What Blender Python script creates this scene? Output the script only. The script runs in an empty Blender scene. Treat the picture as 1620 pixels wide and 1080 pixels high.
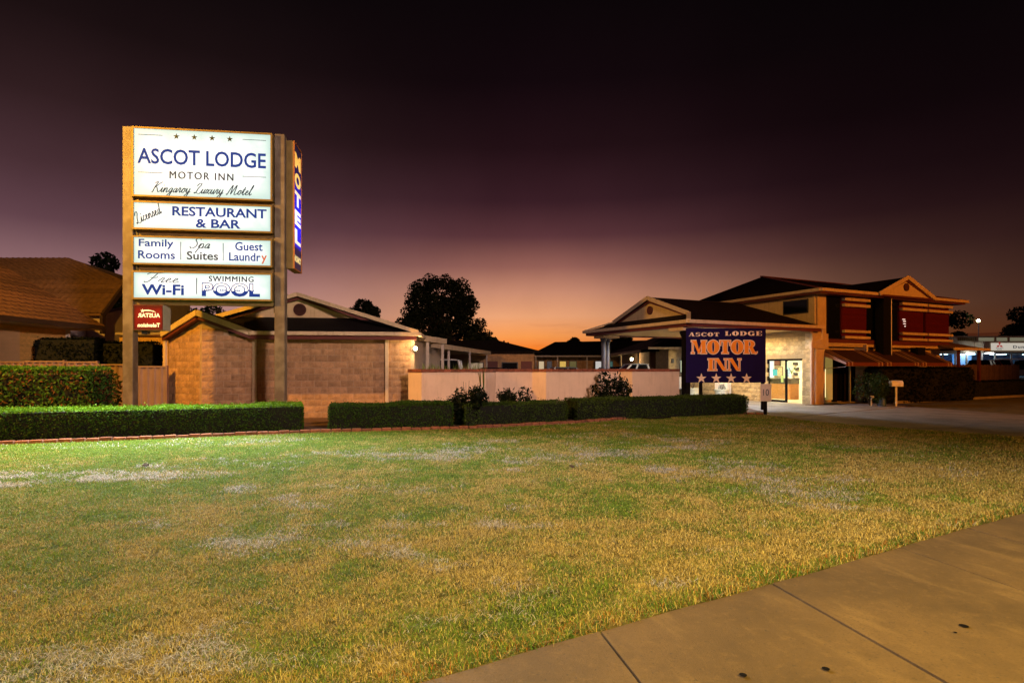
import bpy, bmesh, math, random
import numpy as np
from mathutils import Vector, Matrix
random.seed(7)
rng = np.random.default_rng(11)
SC = bpy.context.scene
COL = SC.collection
R = math.radians

def lin(c):
    """sRGB 0-255 triple to linear RGBA"""
    return tuple(((v/255)/12.92 if v/255 <= .04045 else ((v/255+.055)/1.055)**2.4) for v in c) + (1.0,)

# ------------------------------------------------------------------ camera
cam = bpy.data.cameras.new("camera")
cam.lens = 20; cam.sensor_width = 36; cam.shift_y = 42/1620
cam.clip_start = .05; cam.clip_end = 2000
camo = bpy.data.objects.new("camera", cam); COL.objects.link(camo)
camo.location = (0, 0, 1.6); camo.rotation_euler = (R(90), 0, 0)
SC.camera = camo

# ------------------------------------------------------------------ sky at dusk
W = bpy.data.worlds.new("World"); SC.world = W; W.use_nodes = True
def world():
    nt = W.node_tree; N = nt.nodes; L = nt.links; N.clear()
    out = N.new('ShaderNodeOutputWorld'); bg = N.new('ShaderNodeBackground')
    tc = N.new('ShaderNodeTexCoord'); sep = N.new('ShaderNodeSeparateXYZ')
    L.new(tc.outputs['Generated'], sep.inputs[0])
    def math_(op, a, b=None, clamp=False):
        n = N.new('ShaderNodeMath'); n.operation = op; n.use_clamp = clamp
        for i, v in enumerate((a, b)):
            if v is None: continue
            if isinstance(v, (int, float)): n.inputs[i].default_value = v
            else: L.new(v, n.inputs[i])
        return n.outputs[0]
    def ramp(fac, stops):
        r = N.new('ShaderNodeValToRGB'); r.color_ramp.interpolation = 'B_SPLINE' if False else 'LINEAR'
        e = r.color_ramp.elements
        e[0].position = stops[0][0]; e[0].color = lin(stops[0][1])
        e[1].position = stops[-1][0]; e[1].color = lin(stops[-1][1])
        for p, c in stops[1:-1]:
            x = e.new(p); x.color = lin(c)
        L.new(fac, r.inputs[0]); return r.outputs[0]
    def mix(f, a, b):
        m = N.new('ShaderNodeMix'); m.data_type = 'RGBA'
        L.new(f, m.inputs[0]); L.new(a, m.inputs[6]); L.new(b, m.inputs[7]); return m.outputs[2]
    z = sep.outputs[2]
    glow = ramp(z, [(0, (236, 92, 8)), (.03, (244, 120, 28)), (.055, (243, 152, 78)), (.09, (230, 160, 114)),
                    (.13, (200, 138, 110)), (.175, (146, 94, 84)), (.225, (90, 52, 56)), (.28, (57, 30, 37)),
                    (.36, (33, 15, 20)), (.45, (17, 7, 11)), (.55, (10, 5, 7)), (1, (6, 4, 5))])
    left = ramp(z, [(0, (190, 140, 130)), (.08, (174, 134, 134)), (.14, (138, 102, 106)), (.20, (96, 66, 74)),
                    (.27, (72, 47, 52)), (.35, (47, 29, 31)), (.44, (26, 15, 16)), (.53, (13, 8, 9)), (1, (7, 5, 6))])
    right = ramp(z, [(0, (70, 33, 22)), (.05, (56, 26, 20)), (.11, (46, 23, 20)), (.17, (33, 16, 16)), (.25, (21, 9, 11)),
                     (.35, (12, 5, 7)), (.5, (7, 4, 5)), (1, (5, 3, 4))])
    az = math_('ARCTAN2', sep.outputs[0], sep.outputs[1])            # 0 ahead, + to the right
    d = math_('SUBTRACT', az, .03)
    g = math_('POWER', math_('ABSOLUTE', math_('DIVIDE', d, .37)), 1.7)
    gl = math_('EXPONENT', math_('MULTIPLY', g, -1.0))
    side = N.new('ShaderNodeMapRange'); side.interpolation_type = 'SMOOTHSTEP'
    side.inputs[1].default_value = -.35; side.inputs[2].default_value = .5
    L.new(az, side.inputs[0])
    c = mix(gl, mix(side.outputs[0], left, right), glow)
    # thin cloud streaks low over the sunset
    mp = N.new('ShaderNodeMapping'); mp.inputs['Scale'].default_value = (7, 7, 55)
    mp.inputs['Location'].default_value = (.6, 0, 1.2)
    L.new(tc.outputs['Generated'], mp.inputs[0])
    nz = N.new('ShaderNodeTexNoise'); nz.inputs['Scale'].default_value = 1.0; nz.inputs['Detail'].default_value = 4
    L.new(mp.outputs[0], nz.inputs[0])
    cm = N.new('ShaderNodeMapRange'); cm.interpolation_type = 'SMOOTHSTEP'
    cm.inputs[1].default_value = .50; cm.inputs[2].default_value = .66
    L.new(nz.outputs[0], cm.inputs[0])
    band = N.new('ShaderNodeMapRange'); band.inputs[1].default_value = .085; band.inputs[2].default_value = .05
    L.new(z, band.inputs[0])
    cf = math_('MULTIPLY', math_('MULTIPLY', cm.outputs[0], band.outputs[0]), .75)
    cc = N.new('ShaderNodeMix'); cc.data_type = 'RGBA'; cc.blend_type = 'MULTIPLY'
    L.new(cf, cc.inputs[0]); L.new(c, cc.inputs[6]); cc.inputs[7].default_value = (.42, .28, .35, 1)
    # a fine mottling of high cloud
    n2 = N.new('ShaderNodeTexNoise'); n2.inputs['Scale'].default_value = 5; n2.inputs['Detail'].default_value = 5
    L.new(tc.outputs['Generated'], n2.inputs[0])
    m2 = N.new('ShaderNodeMapRange'); m2.inputs[1].default_value = .3; m2.inputs[2].default_value = .7
    m2.inputs[3].default_value = .9; m2.inputs[4].default_value = 1.1
    L.new(n2.outputs[0], m2.inputs[0])
    L.new(cc.outputs[2], bg.inputs[0]); L.new(m2.outputs[0], bg.inputs[1])
    L.new(bg.outputs[0], out.inputs[0])
world()

# ------------------------------------------------------------------ exposure
SC.view_settings.view_transform = 'Standard'
SC.view_settings.look = 'None'
SC.view_settings.exposure = 0; SC.view_settings.gamma = 1
SC.view_settings.use_curve_mapping = False

SODIUM = (1.0, .45, .035)
def point_light(name, loc, power, color, size=.12, parent=None, down=True):
    if down:   # a lamp head throws its light down and outwards
        l = bpy.data.lights.new(name, 'SPOT'); l.spot_size = R(178); l.spot_blend = .12
    else:
        l = bpy.data.lights.new(name, 'POINT')
    l.energy = power; l.color = color; l.shadow_soft_size = size
    o = bpy.data.objects.new(name, l); COL.objects.link(o); o.location = loc
    if parent: o.parent = parent
    return o
# street lamps: position of the head, pole foot, power, colour (heads and poles are built below)
STREET = [
    ((-14.0, 8.8, 9.0), (-16.2, 7.6), 11000, SODIUM, 'sodium street lamp on the corner left of the motel sign'),
    ((12.0, -10.0, 11.0), (13.6, -12.2), 30000, (1.0, .66, .52), 'pale pinkish street lamp across the road behind the footpath'),
    ((4.5, -3.6, 9.0), (6.6, -5.0), 16500, (1.0, .66, .14), 'sodium street lamp standing beside the footpath'),
    ((31.0, -6.0, 9.5), (33.0, -8.0), 36000, (1.0, .27, .01), 'deep orange street lamp across the road to the right'),
]

# ------------------------------------------------------------------ helpers
def tag(o, label=None, cat=None, group=None, kind=None):
    if label: o['label'] = label
    if cat: o['category'] = cat
    if group: o['group'] = group
    if kind: o['kind'] = kind
    return o
def empty(name, label, cat, loc=(0, 0, 0), rz=0, group=None):
    o = bpy.data.objects.new(name, None); COL.objects.link(o)
    o.location = loc; o.rotation_euler = (0, 0, rz); o.empty_display_size = .2
    return tag(o, label, cat, group)

class MB:
    def __init__(s): s.v = []; s.f = []; s.mi = []; s.m = 0
    def face(s, pts):
        n = len(s.v); s.v += [tuple(p) for p in pts]; s.f.append(tuple(range(n, n+len(pts)))); s.mi.append(s.m)
    def box(s, x0, x1, y0, y1, z0, z1):
        s.hexa([(x0,y0,z0),(x1,y0,z0),(x1,y1,z0),(x0,y1,z0),(x0,y0,z1),(x1,y0,z1),(x1,y1,z1),(x0,y1,z1)])
        return s
    def hexa(s, p):
        n = len(s.v); s.v += [tuple(q) for q in p]
        for f in ((0,3,2,1),(4,5,6,7),(0,1,5,4),(1,2,6,5),(2,3,7,6),(3,0,4,7)):
            s.f.append(tuple(n+i for i in f)); s.mi.append(s.m)
        return s
    def prism(s, poly, z0, z1):
        """poly: list of (x,y) counter-clockwise"""
        n = len(s.v); k = len(poly)
        zz = z1 if isinstance(z1, (list, tuple)) else [z1]*k
        s.v += [(x, y, z0) for x, y in poly] + [(x, y, z) for (x, y), z in zip(poly, zz)]
        s.f.append(tuple(n+i for i in reversed(range(k)))); s.f.append(tuple(n+k+i for i in range(k)))
        s.mi += [s.m, s.m]
        for i in range(k):
            j = (i+1) % k; s.f.append((n+i, n+j, n+k+j, n+k+i)); s.mi.append(s.m)
        return s
    def slab(s, poly3, thick):
        """a flat polygon in 3D given thickness downward (z)"""
        n = len(s.v); k = len(poly3)
        s.v += [tuple(p) for p in poly3] + [(p[0], p[1], p[2]-thick) for p in poly3]
        s.f.append(tuple(n+i for i in range(k))); s.f.append(tuple(n+k+i for i in reversed(range(k)))); s.mi += [s.m, s.m]
        for i in range(k):
            j = (i+1) % k; s.f.append((n+j, n+i, n+k+i, n+k+j)); s.mi.append(s.m)
        return s
    def tube(s, a, b, r0, r1=None, n=8, cap=True):
        r1 = r0 if r1 is None else r1
        a = Vector(a); b = Vector(b); d = (b-a)
        if d.length < 1e-6: return s
        d.normalize(); u = d.orthogonal().normalized(); w = d.cross(u)
        k = len(s.v)
        for c, r in ((a, r0), (b, r1)):
            for i in range(n):
                t = 2*math.pi*i/n; s.v.append(tuple(c + u*math.cos(t)*r + w*math.sin(t)*r))
        for i in range(n):
            j = (i+1) % n; s.f.append((k+i, k+j, k+n+j, k+n+i)); s.mi.append(s.m)
        if cap:
            s.f.append(tuple(k+i for i in reversed(range(n)))); s.f.append(tuple(k+n+i for i in range(n))); s.mi += [s.m, s.m]
        return s
    def bar(s, a, b, w, h):
        """rectangular beam from a to b, w wide (horizontal), h high, centred"""
        a = Vector(a); b = Vector(b); d = (b-a).normalized()
        side = d.cross(Vector((0, 0, 1)))
        side = Vector((1, 0, 0)) if side.length < 1e-4 else side.normalized()
        up = side.cross(d).normalized()
        p = []
        for up_s in (-1, 1):
            for c, q in ((a, -1), (b, -1), (b, 1), (a, 1)):
                p.append(c + side*q*w/2 + up*up_s*h/2)
        return s.hexa(p)
    def lathe(s, prof, c=(0, 0, 0), n=16):
        k = len(s.v)
        for r, z in prof:
            for i in range(n):
                t = 2*math.pi*i/n; s.v.append((c[0]+r*math.cos(t), c[1]+r*math.sin(t), c[2]+z))
        for q in range(len(prof)-1):
            for i in range(n):
                j = (i+1) % n; s.f.append((k+q*n+i, k+q*n+j, k+(q+1)*n+j, k+(q+1)*n+i)); s.mi.append(s.m)
        s.f.append(tuple(k+i for i in reversed(range(n)))); s.f.append(tuple(k+(len(prof)-1)*n+i for i in range(n))); s.mi += [s.m, s.m]
        return s
    def mesh(s, name, mats, smooth=False, bevel=0):
        me = bpy.data.meshes.new(name); me.from_pydata(s.v, [], s.f)
        if not isinstance(mats, (list, tuple)): mats = [mats]
        for m in mats: me.materials.append(m)
        me.polygons.foreach_set('material_index', s.mi)
        me.validate(); me.update()
        bm = bmesh.new(); bm.from_mesh(me); bmesh.ops.recalc_face_normals(bm, faces=bm.faces)
        if bevel:
            bmesh.ops.bevel(bm, geom=list(bm.edges), offset=bevel, segments=1, affect='EDGES')
        bm.to_mesh(me); bm.free()
        if smooth: me.polygons.foreach_set('use_smooth', [True]*len(me.polygons))
        return me
    def build(s, name, mats, parent=None, loc=None, rz=None, **k):
        o = bpy.data.objects.new(name, s.mesh(name, mats, **k)); COL.objects.link(o)
        if parent: o.parent = parent
        if loc: o.location = loc
        if rz is not None: o.rotation_euler = (0, 0, rz)
        return o
def inst(name, me, parent=None, loc=(0, 0, 0), rot=(0, 0, 0), scale=None):
    o = bpy.data.objects.new(name, me); COL.objects.link(o)
    if parent: o.parent = parent
    o.location = loc; o.rotation_euler = rot
    if scale: o.scale = scale
    return o
def np_mesh(name, verts, quads, mat, colors=None, tri=False, smooth=False):
    k = 3 if tri else 4
    me = bpy.data.meshes.new(name)
    me.vertices.add(len(verts)); me.vertices.foreach_set('co', np.asarray(verts, np.float32).ravel())
    q = np.asarray(quads, np.int32)
    me.loops.add(q.size); me.loops.foreach_set('vertex_index', q.ravel())
    me.polygons.add(len(q)); me.polygons.foreach_set('loop_start', np.arange(0, q.size, k, dtype=np.int32))
    me.update(calc_edges=True)
    if colors is not None:
        a = me.color_attributes.new('Col', 'FLOAT_COLOR', 'POINT')
        c = np.ones((len(verts), 4), np.float32); c[:, :3] = colors
        a.data.foreach_set('color', c.ravel())
    me.materials.append(mat)
    if smooth: me.polygons.foreach_set('use_smooth', [True]*len(me.polygons))
    return me

# smooth value noise for numpy arrays, -1..1
_lat = np.random.default_rng(5).uniform(-1, 1, (256, 256))
def vnoise(x, y):
    xi = np.floor(x).astype(int); yi = np.floor(y).astype(int); fx = x-xi; fy = y-yi
    fx = fx*fx*(3-2*fx); fy = fy*fy*(3-2*fy)
    g = lambda a, b: _lat[a & 255, b & 255]
    return (g(xi, yi)*(1-fx)+g(xi+1, yi)*fx)*(1-fy) + (g(xi, yi+1)*(1-fx)+g(xi+1, yi+1)*fx)*fy
def fbm(x, y, oct=4):
    s = 0; a = 1; t = 0
    for i in range(oct):
        s = s + a*vnoise(x*2**i+17*i, y*2**i-9*i); t += a; a *= .55
    return s/t

# ------------------------------------------------------------------ materials
_m = {}
def mat(name, color, rough=.7, var=.15, scale=6, bump=0, bscale=60, metal=0, emit=None, estr=0, spec=None,
        wave=None, dirt=0, grain=0, stretch=None):
    if name in _m: return _m[name]
    m = bpy.data.materials.new(name); m.use_nodes = True; _m[name] = m
    nt = m.node_tree; N = nt.nodes; L = nt.links; b = N['Principled BSDF']
    c = color if len(color) == 4 else tuple(color)+(1,)
    b.inputs['Base Color'].default_value = c
    b.inputs['Roughness'].default_value = rough; b.inputs['Metallic'].default_value = metal
    if spec is not None: b.inputs['Specular IOR Level'].default_value = spec
    tc = N.new('ShaderNodeTexCoord'); src = tc.outputs['Object']
    if stretch:
        mp = N.new('ShaderNodeMapping'); mp.inputs['Scale'].default_value = stretch; L.new(src, mp.inputs[0]); src = mp.outputs[0]
    if var:
        oi = N.new('ShaderNodeObjectInfo')
        ad = N.new('ShaderNodeVectorMath'); ad.operation = 'ADD'; L.new(src, ad.inputs[0])
        sc = N.new('ShaderNodeVectorMath'); sc.operation = 'SCALE'; sc.inputs['Scale'].default_value = 9
        cx = N.new('ShaderNodeCombineXYZ'); L.new(oi.outputs['Random'], cx.inputs[0]); L.new(oi.outputs['Random'], cx.inputs[1])
        L.new(cx.outputs[0], sc.inputs[0]); L.new(sc.outputs[0], ad.inputs[1])
        nz = N.new('ShaderNodeTexNoise'); nz.inputs['Scale'].default_value = scale; nz.inputs['Detail'].default_value = 6
        nz.inputs['Roughness'].default_value = .65
        L.new(ad.outputs[0], nz.inputs[0])
        mr = N.new('ShaderNodeMapRange'); mr.inputs[1].default_value = .25; mr.inputs[2].default_value = .75
        mr.inputs[3].default_value = 1-var*2; mr.inputs[4].default_value = 1+var*2
        L.new(nz.outputs[0], mr.inputs[0])
        # piece to piece difference
        m2 = N.new('ShaderNodeMapRange'); m2.inputs[3].default_value = 1-var; m2.inputs[4].default_value = 1+var
        L.new(oi.outputs['Random'], m2.inputs[0])
        mu = N.new('ShaderNodeMath'); mu.operation = 'MULTIPLY'; L.new(mr.outputs[0], mu.inputs[0]); L.new(m2.outputs[0], mu.inputs[1])
        mx = N.new('ShaderNodeVectorMath'); mx.operation = 'SCALE'; mx.inputs[0].default_value = c[:3]
        L.new(mu.outputs[0], mx.inputs['Scale']); L.new(mx.outputs[0], b.inputs['Base Color'])
        rr = N.new('ShaderNodeMapRange'); rr.inputs[3].default_value = max(.05, rough-.12); rr.inputs[4].default_value = min(1, rough+.12)
        L.new(nz.outputs[0], rr.inputs[0]); L.new(rr.outputs[0], b.inputs['Roughness'])
    if bump:
        nb = N.new('ShaderNodeTexNoise'); nb.inputs['Scale'].default_value = bscale; nb.inputs['Detail'].default_value = 5
        L.new(src, nb.inputs[0])
        bp = N.new('ShaderNodeBump'); bp.inputs['Strength'].default_value = bump; bp.inputs['Distance'].default_value = .02
        L.new(nb.outputs[0], bp.inputs['Height']); L.new(bp.outputs[0], b.inputs['Normal'])
        if wave:
            wv = N.new('ShaderNodeTexWave'); wv.bands_direction = wave[0]; wv.inputs['Scale'].default_value = wave[1]
            L.new(tc.outputs['Object'], wv.inputs[0])
            b2 = N.new('ShaderNodeBump'); b2.inputs['Strength'].default_value = .6; b2.inputs['Distance'].default_value = .015
            L.new(wv.outputs['Fac'], b2.inputs['Height']); L.new(bp.outputs[0], b2.inputs['Normal']); L.new(b2.outputs[0], b.inputs['Normal'])
    if emit:
        b.inputs['Emission Color'].default_value = tuple(emit)+(1,); b.inputs['Emission Strength'].default_value = estr
    return m
def leaf_mat(name, rough=.5, trans=.3, gain=1.0):
    if name in _m: return _m[name]
    m = bpy.data.materials.new(name); m.use_nodes = True; _m[name] = m
    nt = m.node_tree; N = nt.nodes; L = nt.links; b = N['Principled BSDF']
    at = N.new('ShaderNodeAttribute'); at.attribute_name = 'Col'
    L.new(at.outputs['Color'], b.inputs['Base Color']); b.inputs['Roughness'].default_value = rough
    b.inputs['Specular IOR Level'].default_value = .10
    if trans:
        t = N.new('ShaderNodeBsdfTranslucent'); L.new(at.outputs['Color'], t.inputs[0])
        mx = N.new('ShaderNodeMixShader'); mx.inputs[0].default_value = trans
        L.new(b.outputs[0], mx.inputs[1]); L.new(t.outputs[0], mx.inputs[2])
        L.new(mx.outputs[0], N['Material Output'].inputs[0])
    return m

M = dict(
    soil=mat('soil', (.10, .055, .03), .95, .3, 3, .6, 30),
    mulch=mat('mulch', (.085, .042, .025), .95, .35, 8, .9, 25),
    asphalt=mat('asphalt', (.05, .048, .046), .9, .2, 2, .4, 200),
    concrete=mat('concrete', (.30, .26, .22), .85, .16, 2.5, .35, 90),
    drive=mat('driveway_concrete', (.33, .29, .25), .85, .12, 1.2, .3, 60),
    block=mat('split_block', (.38, .225, .125), .9, .18, 5, .8, 22),
    block_cream=mat('cream_block', (.50, .36, .18), .9, .2, 5, .8, 22),
    mortar=mat('mortar', (.40, .29, .21), .95, .12, 5, .5, 60),
    mortar_cream=mat('mortar_cream', (.36, .26, .14), .95, .1, 5, .5, 60),
    render=mat('render_pink', (.72, .53, .41), .85, .05, 1.5, .25, 80),
    cap=mat('brick_cap', (.22, .065, .035), .85, .25, 9, .4, 40),
    brick=mat('edging_brick', (.23, .085, .045), .9, .3, 7, .6, 40),
    roof=mat('metal_roof_dark', (.008, .006, .007), .7, .2, 3, .15, 20, wave=('X', 12), spec=.15),
    roof2=mat('roof_sheet', (.009, .004, .004), .7, .2, 3, .15, 20, wave=('X', 12), spec=.15),
    tile=mat('roof_tile', (.13, .06, .035), .85, .25, 8, .6, 40),
    tile2=mat('roof_tile_far', (.16, .085, .05), .85, .2, 5, .5, 40),
    cream=mat('cream_paint', (.62, .47, .29), .6, .07, 4, .15, 60),
    fascia=mat('fascia_cream', (.60, .46, .32), .55, .08, 4, .1, 60),
    maroon=mat('maroon_trim', (.11, .018, .016), .6, .12, 5),
    shutter=mat('maroon_shutter', (.085, .004, .007), .7, .1, 5, spec=.15),
    post=mat('post_steel', (.42, .36, .34), .55, .14, 3, .2, 50),
    frame=mat('sign_frame', (.20, .14, .05), .5, .12, 5, metal=.2),
    black=mat('black_paint', (.006, .005, .006), .8, .2, 5, spec=.1),
    darkmetal=mat('dark_metal', (.05, .05, .055), .45, .15, 6, metal=.5),
    steel=mat('galvanised_steel', (.45, .46, .5), .35, .15, 8, metal=.7),
    white=mat('white_paint', (.75, .73, .7), .5, .06, 6),
    ink_blue=mat('blue_vinyl', (.004, .02, .20), .7, 0, spec=.1, emit=(.008, .045, .33), estr=.55),
    ink_dark=mat('dark_vinyl', (.012, .02, .03), .7, 0, spec=.1, emit=(.02, .035, .07), estr=.5),
    ink_grey=mat('grey_vinyl', (.02, .022, .026), .7, 0, spec=.1, emit=(.04, .055, .075), estr=.6),
    ink_star=mat('green_black_vinyl', (.008, .025, .014), .5, 0),
    ink_red=mat('faded_red_vinyl', (.45, .12, .1), .5, 0),
    navy=mat('navy_board', (.010, .005, .065), .8, .1, 2, spec=.1),
    orange=mat('orange_print', (.95, .30, .006), .7, .05, 4),
    pinkw=mat('pale_print', (.85, .68, .62), .6, .05, 4),
    fence=mat('steel_fence', (.24, .155, .14), .5, .08, 3),
    fence2=mat('timber_paling', (.17, .10, .06), .85, .2, 5, .3, 30),
    yellowb=mat('yellow_brick', (.72, .43, .13), .85, .12, 8, .3, 40),
    lilac=mat('lilac_render', (.50, .42, .42), .85, .06, 2, .2, 60),
    garage=mat('roller_door', (.64, .42, .23), .6, .06, 2),
    pinkwall=mat('pink_wall', (.50, .20, .16), .7, .1, 2),
    bark=mat('bark', (.05, .035, .025), .9, .3, 6, .6, 20),
    glass=mat('dark_glass', (.004, .005, .006), .12, 0, spec=.12),
    wood=mat('counter_wood', (.50, .22, .07), .5, .15, 4, stretch=(1, 1, 8)),
    room=mat('interior_wall', (.80, .70, .48), .8, .04, 3),
    tyre=mat('tyre', (.015, .015, .015), .8, .1, 8),
    soffit=mat('soffit', (.62, .46, .22), .7, .06, 2),
    canvas=mat('awning_canvas_shaded', (.035, .005, .004), .8, .12, 4, .2, 120),  # maroon canvas with the shade on the hood in its colour
    canvas_s=mat('awning_stripe', (.40, .25, .20), .8, .1, 4),
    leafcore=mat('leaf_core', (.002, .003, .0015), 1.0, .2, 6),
    leaf=leaf_mat('leaf'), grass=leaf_mat('grass_blade', .6, .25), treeleaf=leaf_mat('tree_leaf', .6, .15),
)
M['ventm'] = mat('vent_maroon', (.07, .015, .012), .7, .1)
def grime(m, z0, z1, amount):
    nt = m.node_tree; N = nt.nodes; L = nt.links; b = N['Principled BSDF']; src = b.inputs['Base Color'].links[0].from_socket
    g = N.new('ShaderNodeNewGeometry'); sp = N.new('ShaderNodeSeparateXYZ'); L.new(g.outputs['Position'], sp.inputs[0])
    mp = N.new('ShaderNodeMapping'); mp.inputs['Scale'].default_value = (5, 5, .8); L.new(g.outputs['Position'], mp.inputs[0])
    nz = N.new('ShaderNodeTexNoise'); nz.inputs['Scale'].default_value = 1.4; nz.inputs['Detail'].default_value = 7; nz.inputs['Roughness'].default_value = .7; L.new(mp.outputs[0], nz.inputs[0])
    r = N.new('ShaderNodeMapRange'); r.interpolation_type = 'SMOOTHSTEP'; r.inputs[1].default_value = .48; r.inputs[2].default_value = .78; r.inputs[4].default_value = amount; L.new(nz.outputs[0], r.inputs[0])
    x = N.new('ShaderNodeMix'); x.data_type = 'RGBA'; x.blend_type = 'MULTIPLY'; L.new(r.outputs[0], x.inputs[0]); L.new(src, x.inputs[6]); x.inputs[7].default_value = (.55, .45, .36, 1)
    L.new(x.outputs[2], b.inputs['Base Color'])
for k_, a_ in (('render', .4), ('block', .7), ('fascia', .6), ('cream', .5), ('white', .4), ('fence', .6), ('block_cream', .5)): grime(M[k_], 0, 1, a_)
def emat(name, col, s):
    return mat(name, (.6, .6, .6), .5, 0, emit=col, estr=s)

# ================================================================== GROUND
EDGE = [(-22, 7.6), (-16, 9.8), (-10.7, 11.9), (-8.1, 12.8), (-5.0, 14.1), (-1.15, 15.0), (1.8, 16.5), (4.24, 18.3), (7.6, 19.9), (8.6, 19.4)]
ex = np.array([p[0] for p in EDGE]); ey = np.array([p[1] for p in EDGE])
def edge_y(x): return np.interp(x, ex, ey)
PD = Vector((.875, .485)); P0 = Vector((.53, 3.42))
def path_y(x): return P0.y + (x-P0.x)*PD.y/PD.x + .010*np.sin(np.asarray(x)*1.9) + .006*np.sin(np.asarray(x)*7.3)
DRIVE = [(8.6, 19.4), (9.05, 17.0), (9.84, 15.8), (10.8, 14.5), (11.9, 13.2), (13.3, 10.6), (13.6, 10.2)]
dyy = np.array([p[1] for p in DRIVE][::-1]); dxx = np.array([p[0] for p in DRIVE][::-1])
def drive_x(y): return np.interp(y, dyy, dxx)

g = MB(); S = 450
g.face([(-S, -60, -.04), (S, -60, -.04), (S, S*2, -.04), (-S, S*2, -.04)])
o = g.build('ground', M['soil']); tag(o, kind='structure')
g = MB(); g.face([(-9, 18.9, -.012), (40, 18.9, -.012), (60, 75, -.012), (-25, 75, -.012)])
tag(g.build('courtyard', M['asphalt']), kind='structure')
g = MB(); g.prism([(-24, 7.2)] + EDGE[1:-1] + [(9.0, 19.9), (9.3, 22.5), (9.0, 26), (-3.2, 19.5), (-30, 19.5), (-34, 12)], -.03, .03)
tag(g.build('garden_bed', M['mulch']), kind='structure')
# road behind the camera
g = MB()
n = Vector((.485, -.875))
def along(p, t, q): return (p.x + PD.x*t + n.x*q, p.y + PD.y*t + n.y*q)
g.face([along(P0, -60, 7) + (-.02,), along(P0, -60, 17) + (-.02,), along(P0, 60, 17) + (-.02,), along(P0, 60, 7) + (-.02,)])
tag(g.build('road', M['asphalt']), kind='structure')
g = MB(); g.bar(along(P0, -60, 6.9) + (.03,), along(P0, 60, 6.9) + (.03,), .16, .16)
tag(g.build('kerb', M['concrete']), kind='structure')
# verge grass sheet between footpath and road
g = MB(); g.face([along(P0, -60, 2.3) + (-.008,), along(P0, -60, 6.85) + (-.008,), along(P0, 60, 6.85) + (-.008,), along(P0, 60, 2.3) + (-.008,)])
tag(g.build('verge', mat('verge_grass', (.12, .13, .04), .9, .3, 5, .8, 40)), kind='structure')

# ---- footpath of concrete slabs with open joints
path_root = bpy.data.objects.new('footpath', None); COL.objects.link(path_root); tag(path_root, kind='structure')
def worn_concrete(name, base, stain):
    m = bpy.data.materials.new(name); m.use_nodes = True; nt = m.node_tree; N = nt.nodes; L = nt.links; b = N['Principled BSDF']
    tc = N.new('ShaderNodeTexCoord')
    def noise(s, det=6, rough=.6, mp=None):
        n_ = N.new('ShaderNodeTexNoise'); n_.inputs['Scale'].default_value = s; n_.inputs['Detail'].default_value = det
        n_.inputs['Roughness'].default_value = rough
        if mp:
            q = N.new('ShaderNodeMapping'); q.vector_type = 'TEXTURE'; q.inputs['Rotation'].default_value = (0, 0, mp[0]); q.inputs['Scale'].default_value = mp[1]
            L.new(tc.outputs['Object'], q.inputs[0]); L.new(q.outputs[0], n_.inputs[0])
        else: L.new(tc.outputs['Object'], n_.inputs[0])
        return n_.outputs[0]
    def rng_(s, a, b_, c=0, d=1):
        r = N.new('ShaderNodeMapRange'); r.interpolation_type = 'SMOOTHSTEP'
        for i, v in enumerate((a, b_, c, d)): r.inputs[i+1].default_value = v
        L.new(s, r.inputs[0]); return r.outputs[0]
    def mix(f, a, b_, mode='MIX'):
        x = N.new('ShaderNodeMix'); x.data_type = 'RGBA'; x.blend_type = mode
        if isinstance(f, float): x.inputs[0].default_value = f
        else: L.new(f, x.inputs[0])
        for i, v in ((6, a), (7, b_)):
            if isinstance(v, tuple): x.inputs[i].default_value = v
            else: L.new(v, x.inputs[i])
        return x.outputs[2]
    c = mix(rng_(noise(1.1), .35, .7), base, tuple(v*.62 for v in base[:3])+(1,))
    c = mix(rng_(noise(5.5), .45, .72), c, tuple(v*.8 for v in base[:3])+(1,))
    # long pale scuffs
    s = rng_(noise(1.0, 5, .6, (R(-72), (.75, .24, 1))), .52, .72, 0, .55)
    c = mix(s, c, stain)
    c = mix(rng_(noise(.55, 4), .48, .66, 0, .5), c, tuple(v*.5 for v in base[:3])+(1,))
    c = mix(rng_(noise(16, 5, .75), .5, .7, 0, .45), c, tuple(v*1.35 for v in base[:3])+(1,))
    c = mix(rng_(noise(70, 3), .50, .75, 0, .6), c, tuple(v*.45 for v in base[:3])+(1,))
    c = mix(rng_(noise(38, 2), .66, .72, 0, .6), c, (.03, .025, .02, 1))
    L.new(c, b.inputs['Base Color']); b.inputs['Roughness'].default_value = .8
    bp = N.new('ShaderNodeBump'); bp.inputs['Strength'].default_value = .9; bp.inputs['Distance'].default_value = .006
    L.new(noise(120, 4, .7), bp.inputs['Height']); L.new(bp.outputs[0], b.inputs['Normal'])
    return m
M['path'] = worn_concrete('footpath_concrete', (.125, .078, .032, 1), (.20, .13, .055, 1))
M['apron'] = worn_concrete('driveway_worn', (.30, .27, .24, 1), (.36, .32, .27, 1))
jd = Vector((.205, -.979))
jt = [-12.5, -10.9, -9.3, -7.7, -6.1, -4.5, -2.9, -1.35, 0.0, 1.58, 3.32, 4.55, 6.1, 7.7, 9.3, 10.9, 12.5, 14.1, 16, 18, 20]
for i in range(len(jt)-1):
    a, c = jt[i]+.010, jt[i+1]-.010
    w = 2.45
    top = []
    k = 10
    for q in range(k+1):
        t = a+(c-a)*q/k; x = P0.x+PD.x*t; top.append((x, float(path_y(x))))
    e = P0+PD*c+jd*w/.97; s_ = P0+PD*a+jd*w/.97
    poly = [tuple(s_), tuple(e)] + top[::-1]
    dz = random.uniform(-.004, .004)
    mb = MB(); mb.prism(poly, -.08, .018+dz)
    mb.build('slab', M['path'], path_root)
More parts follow.
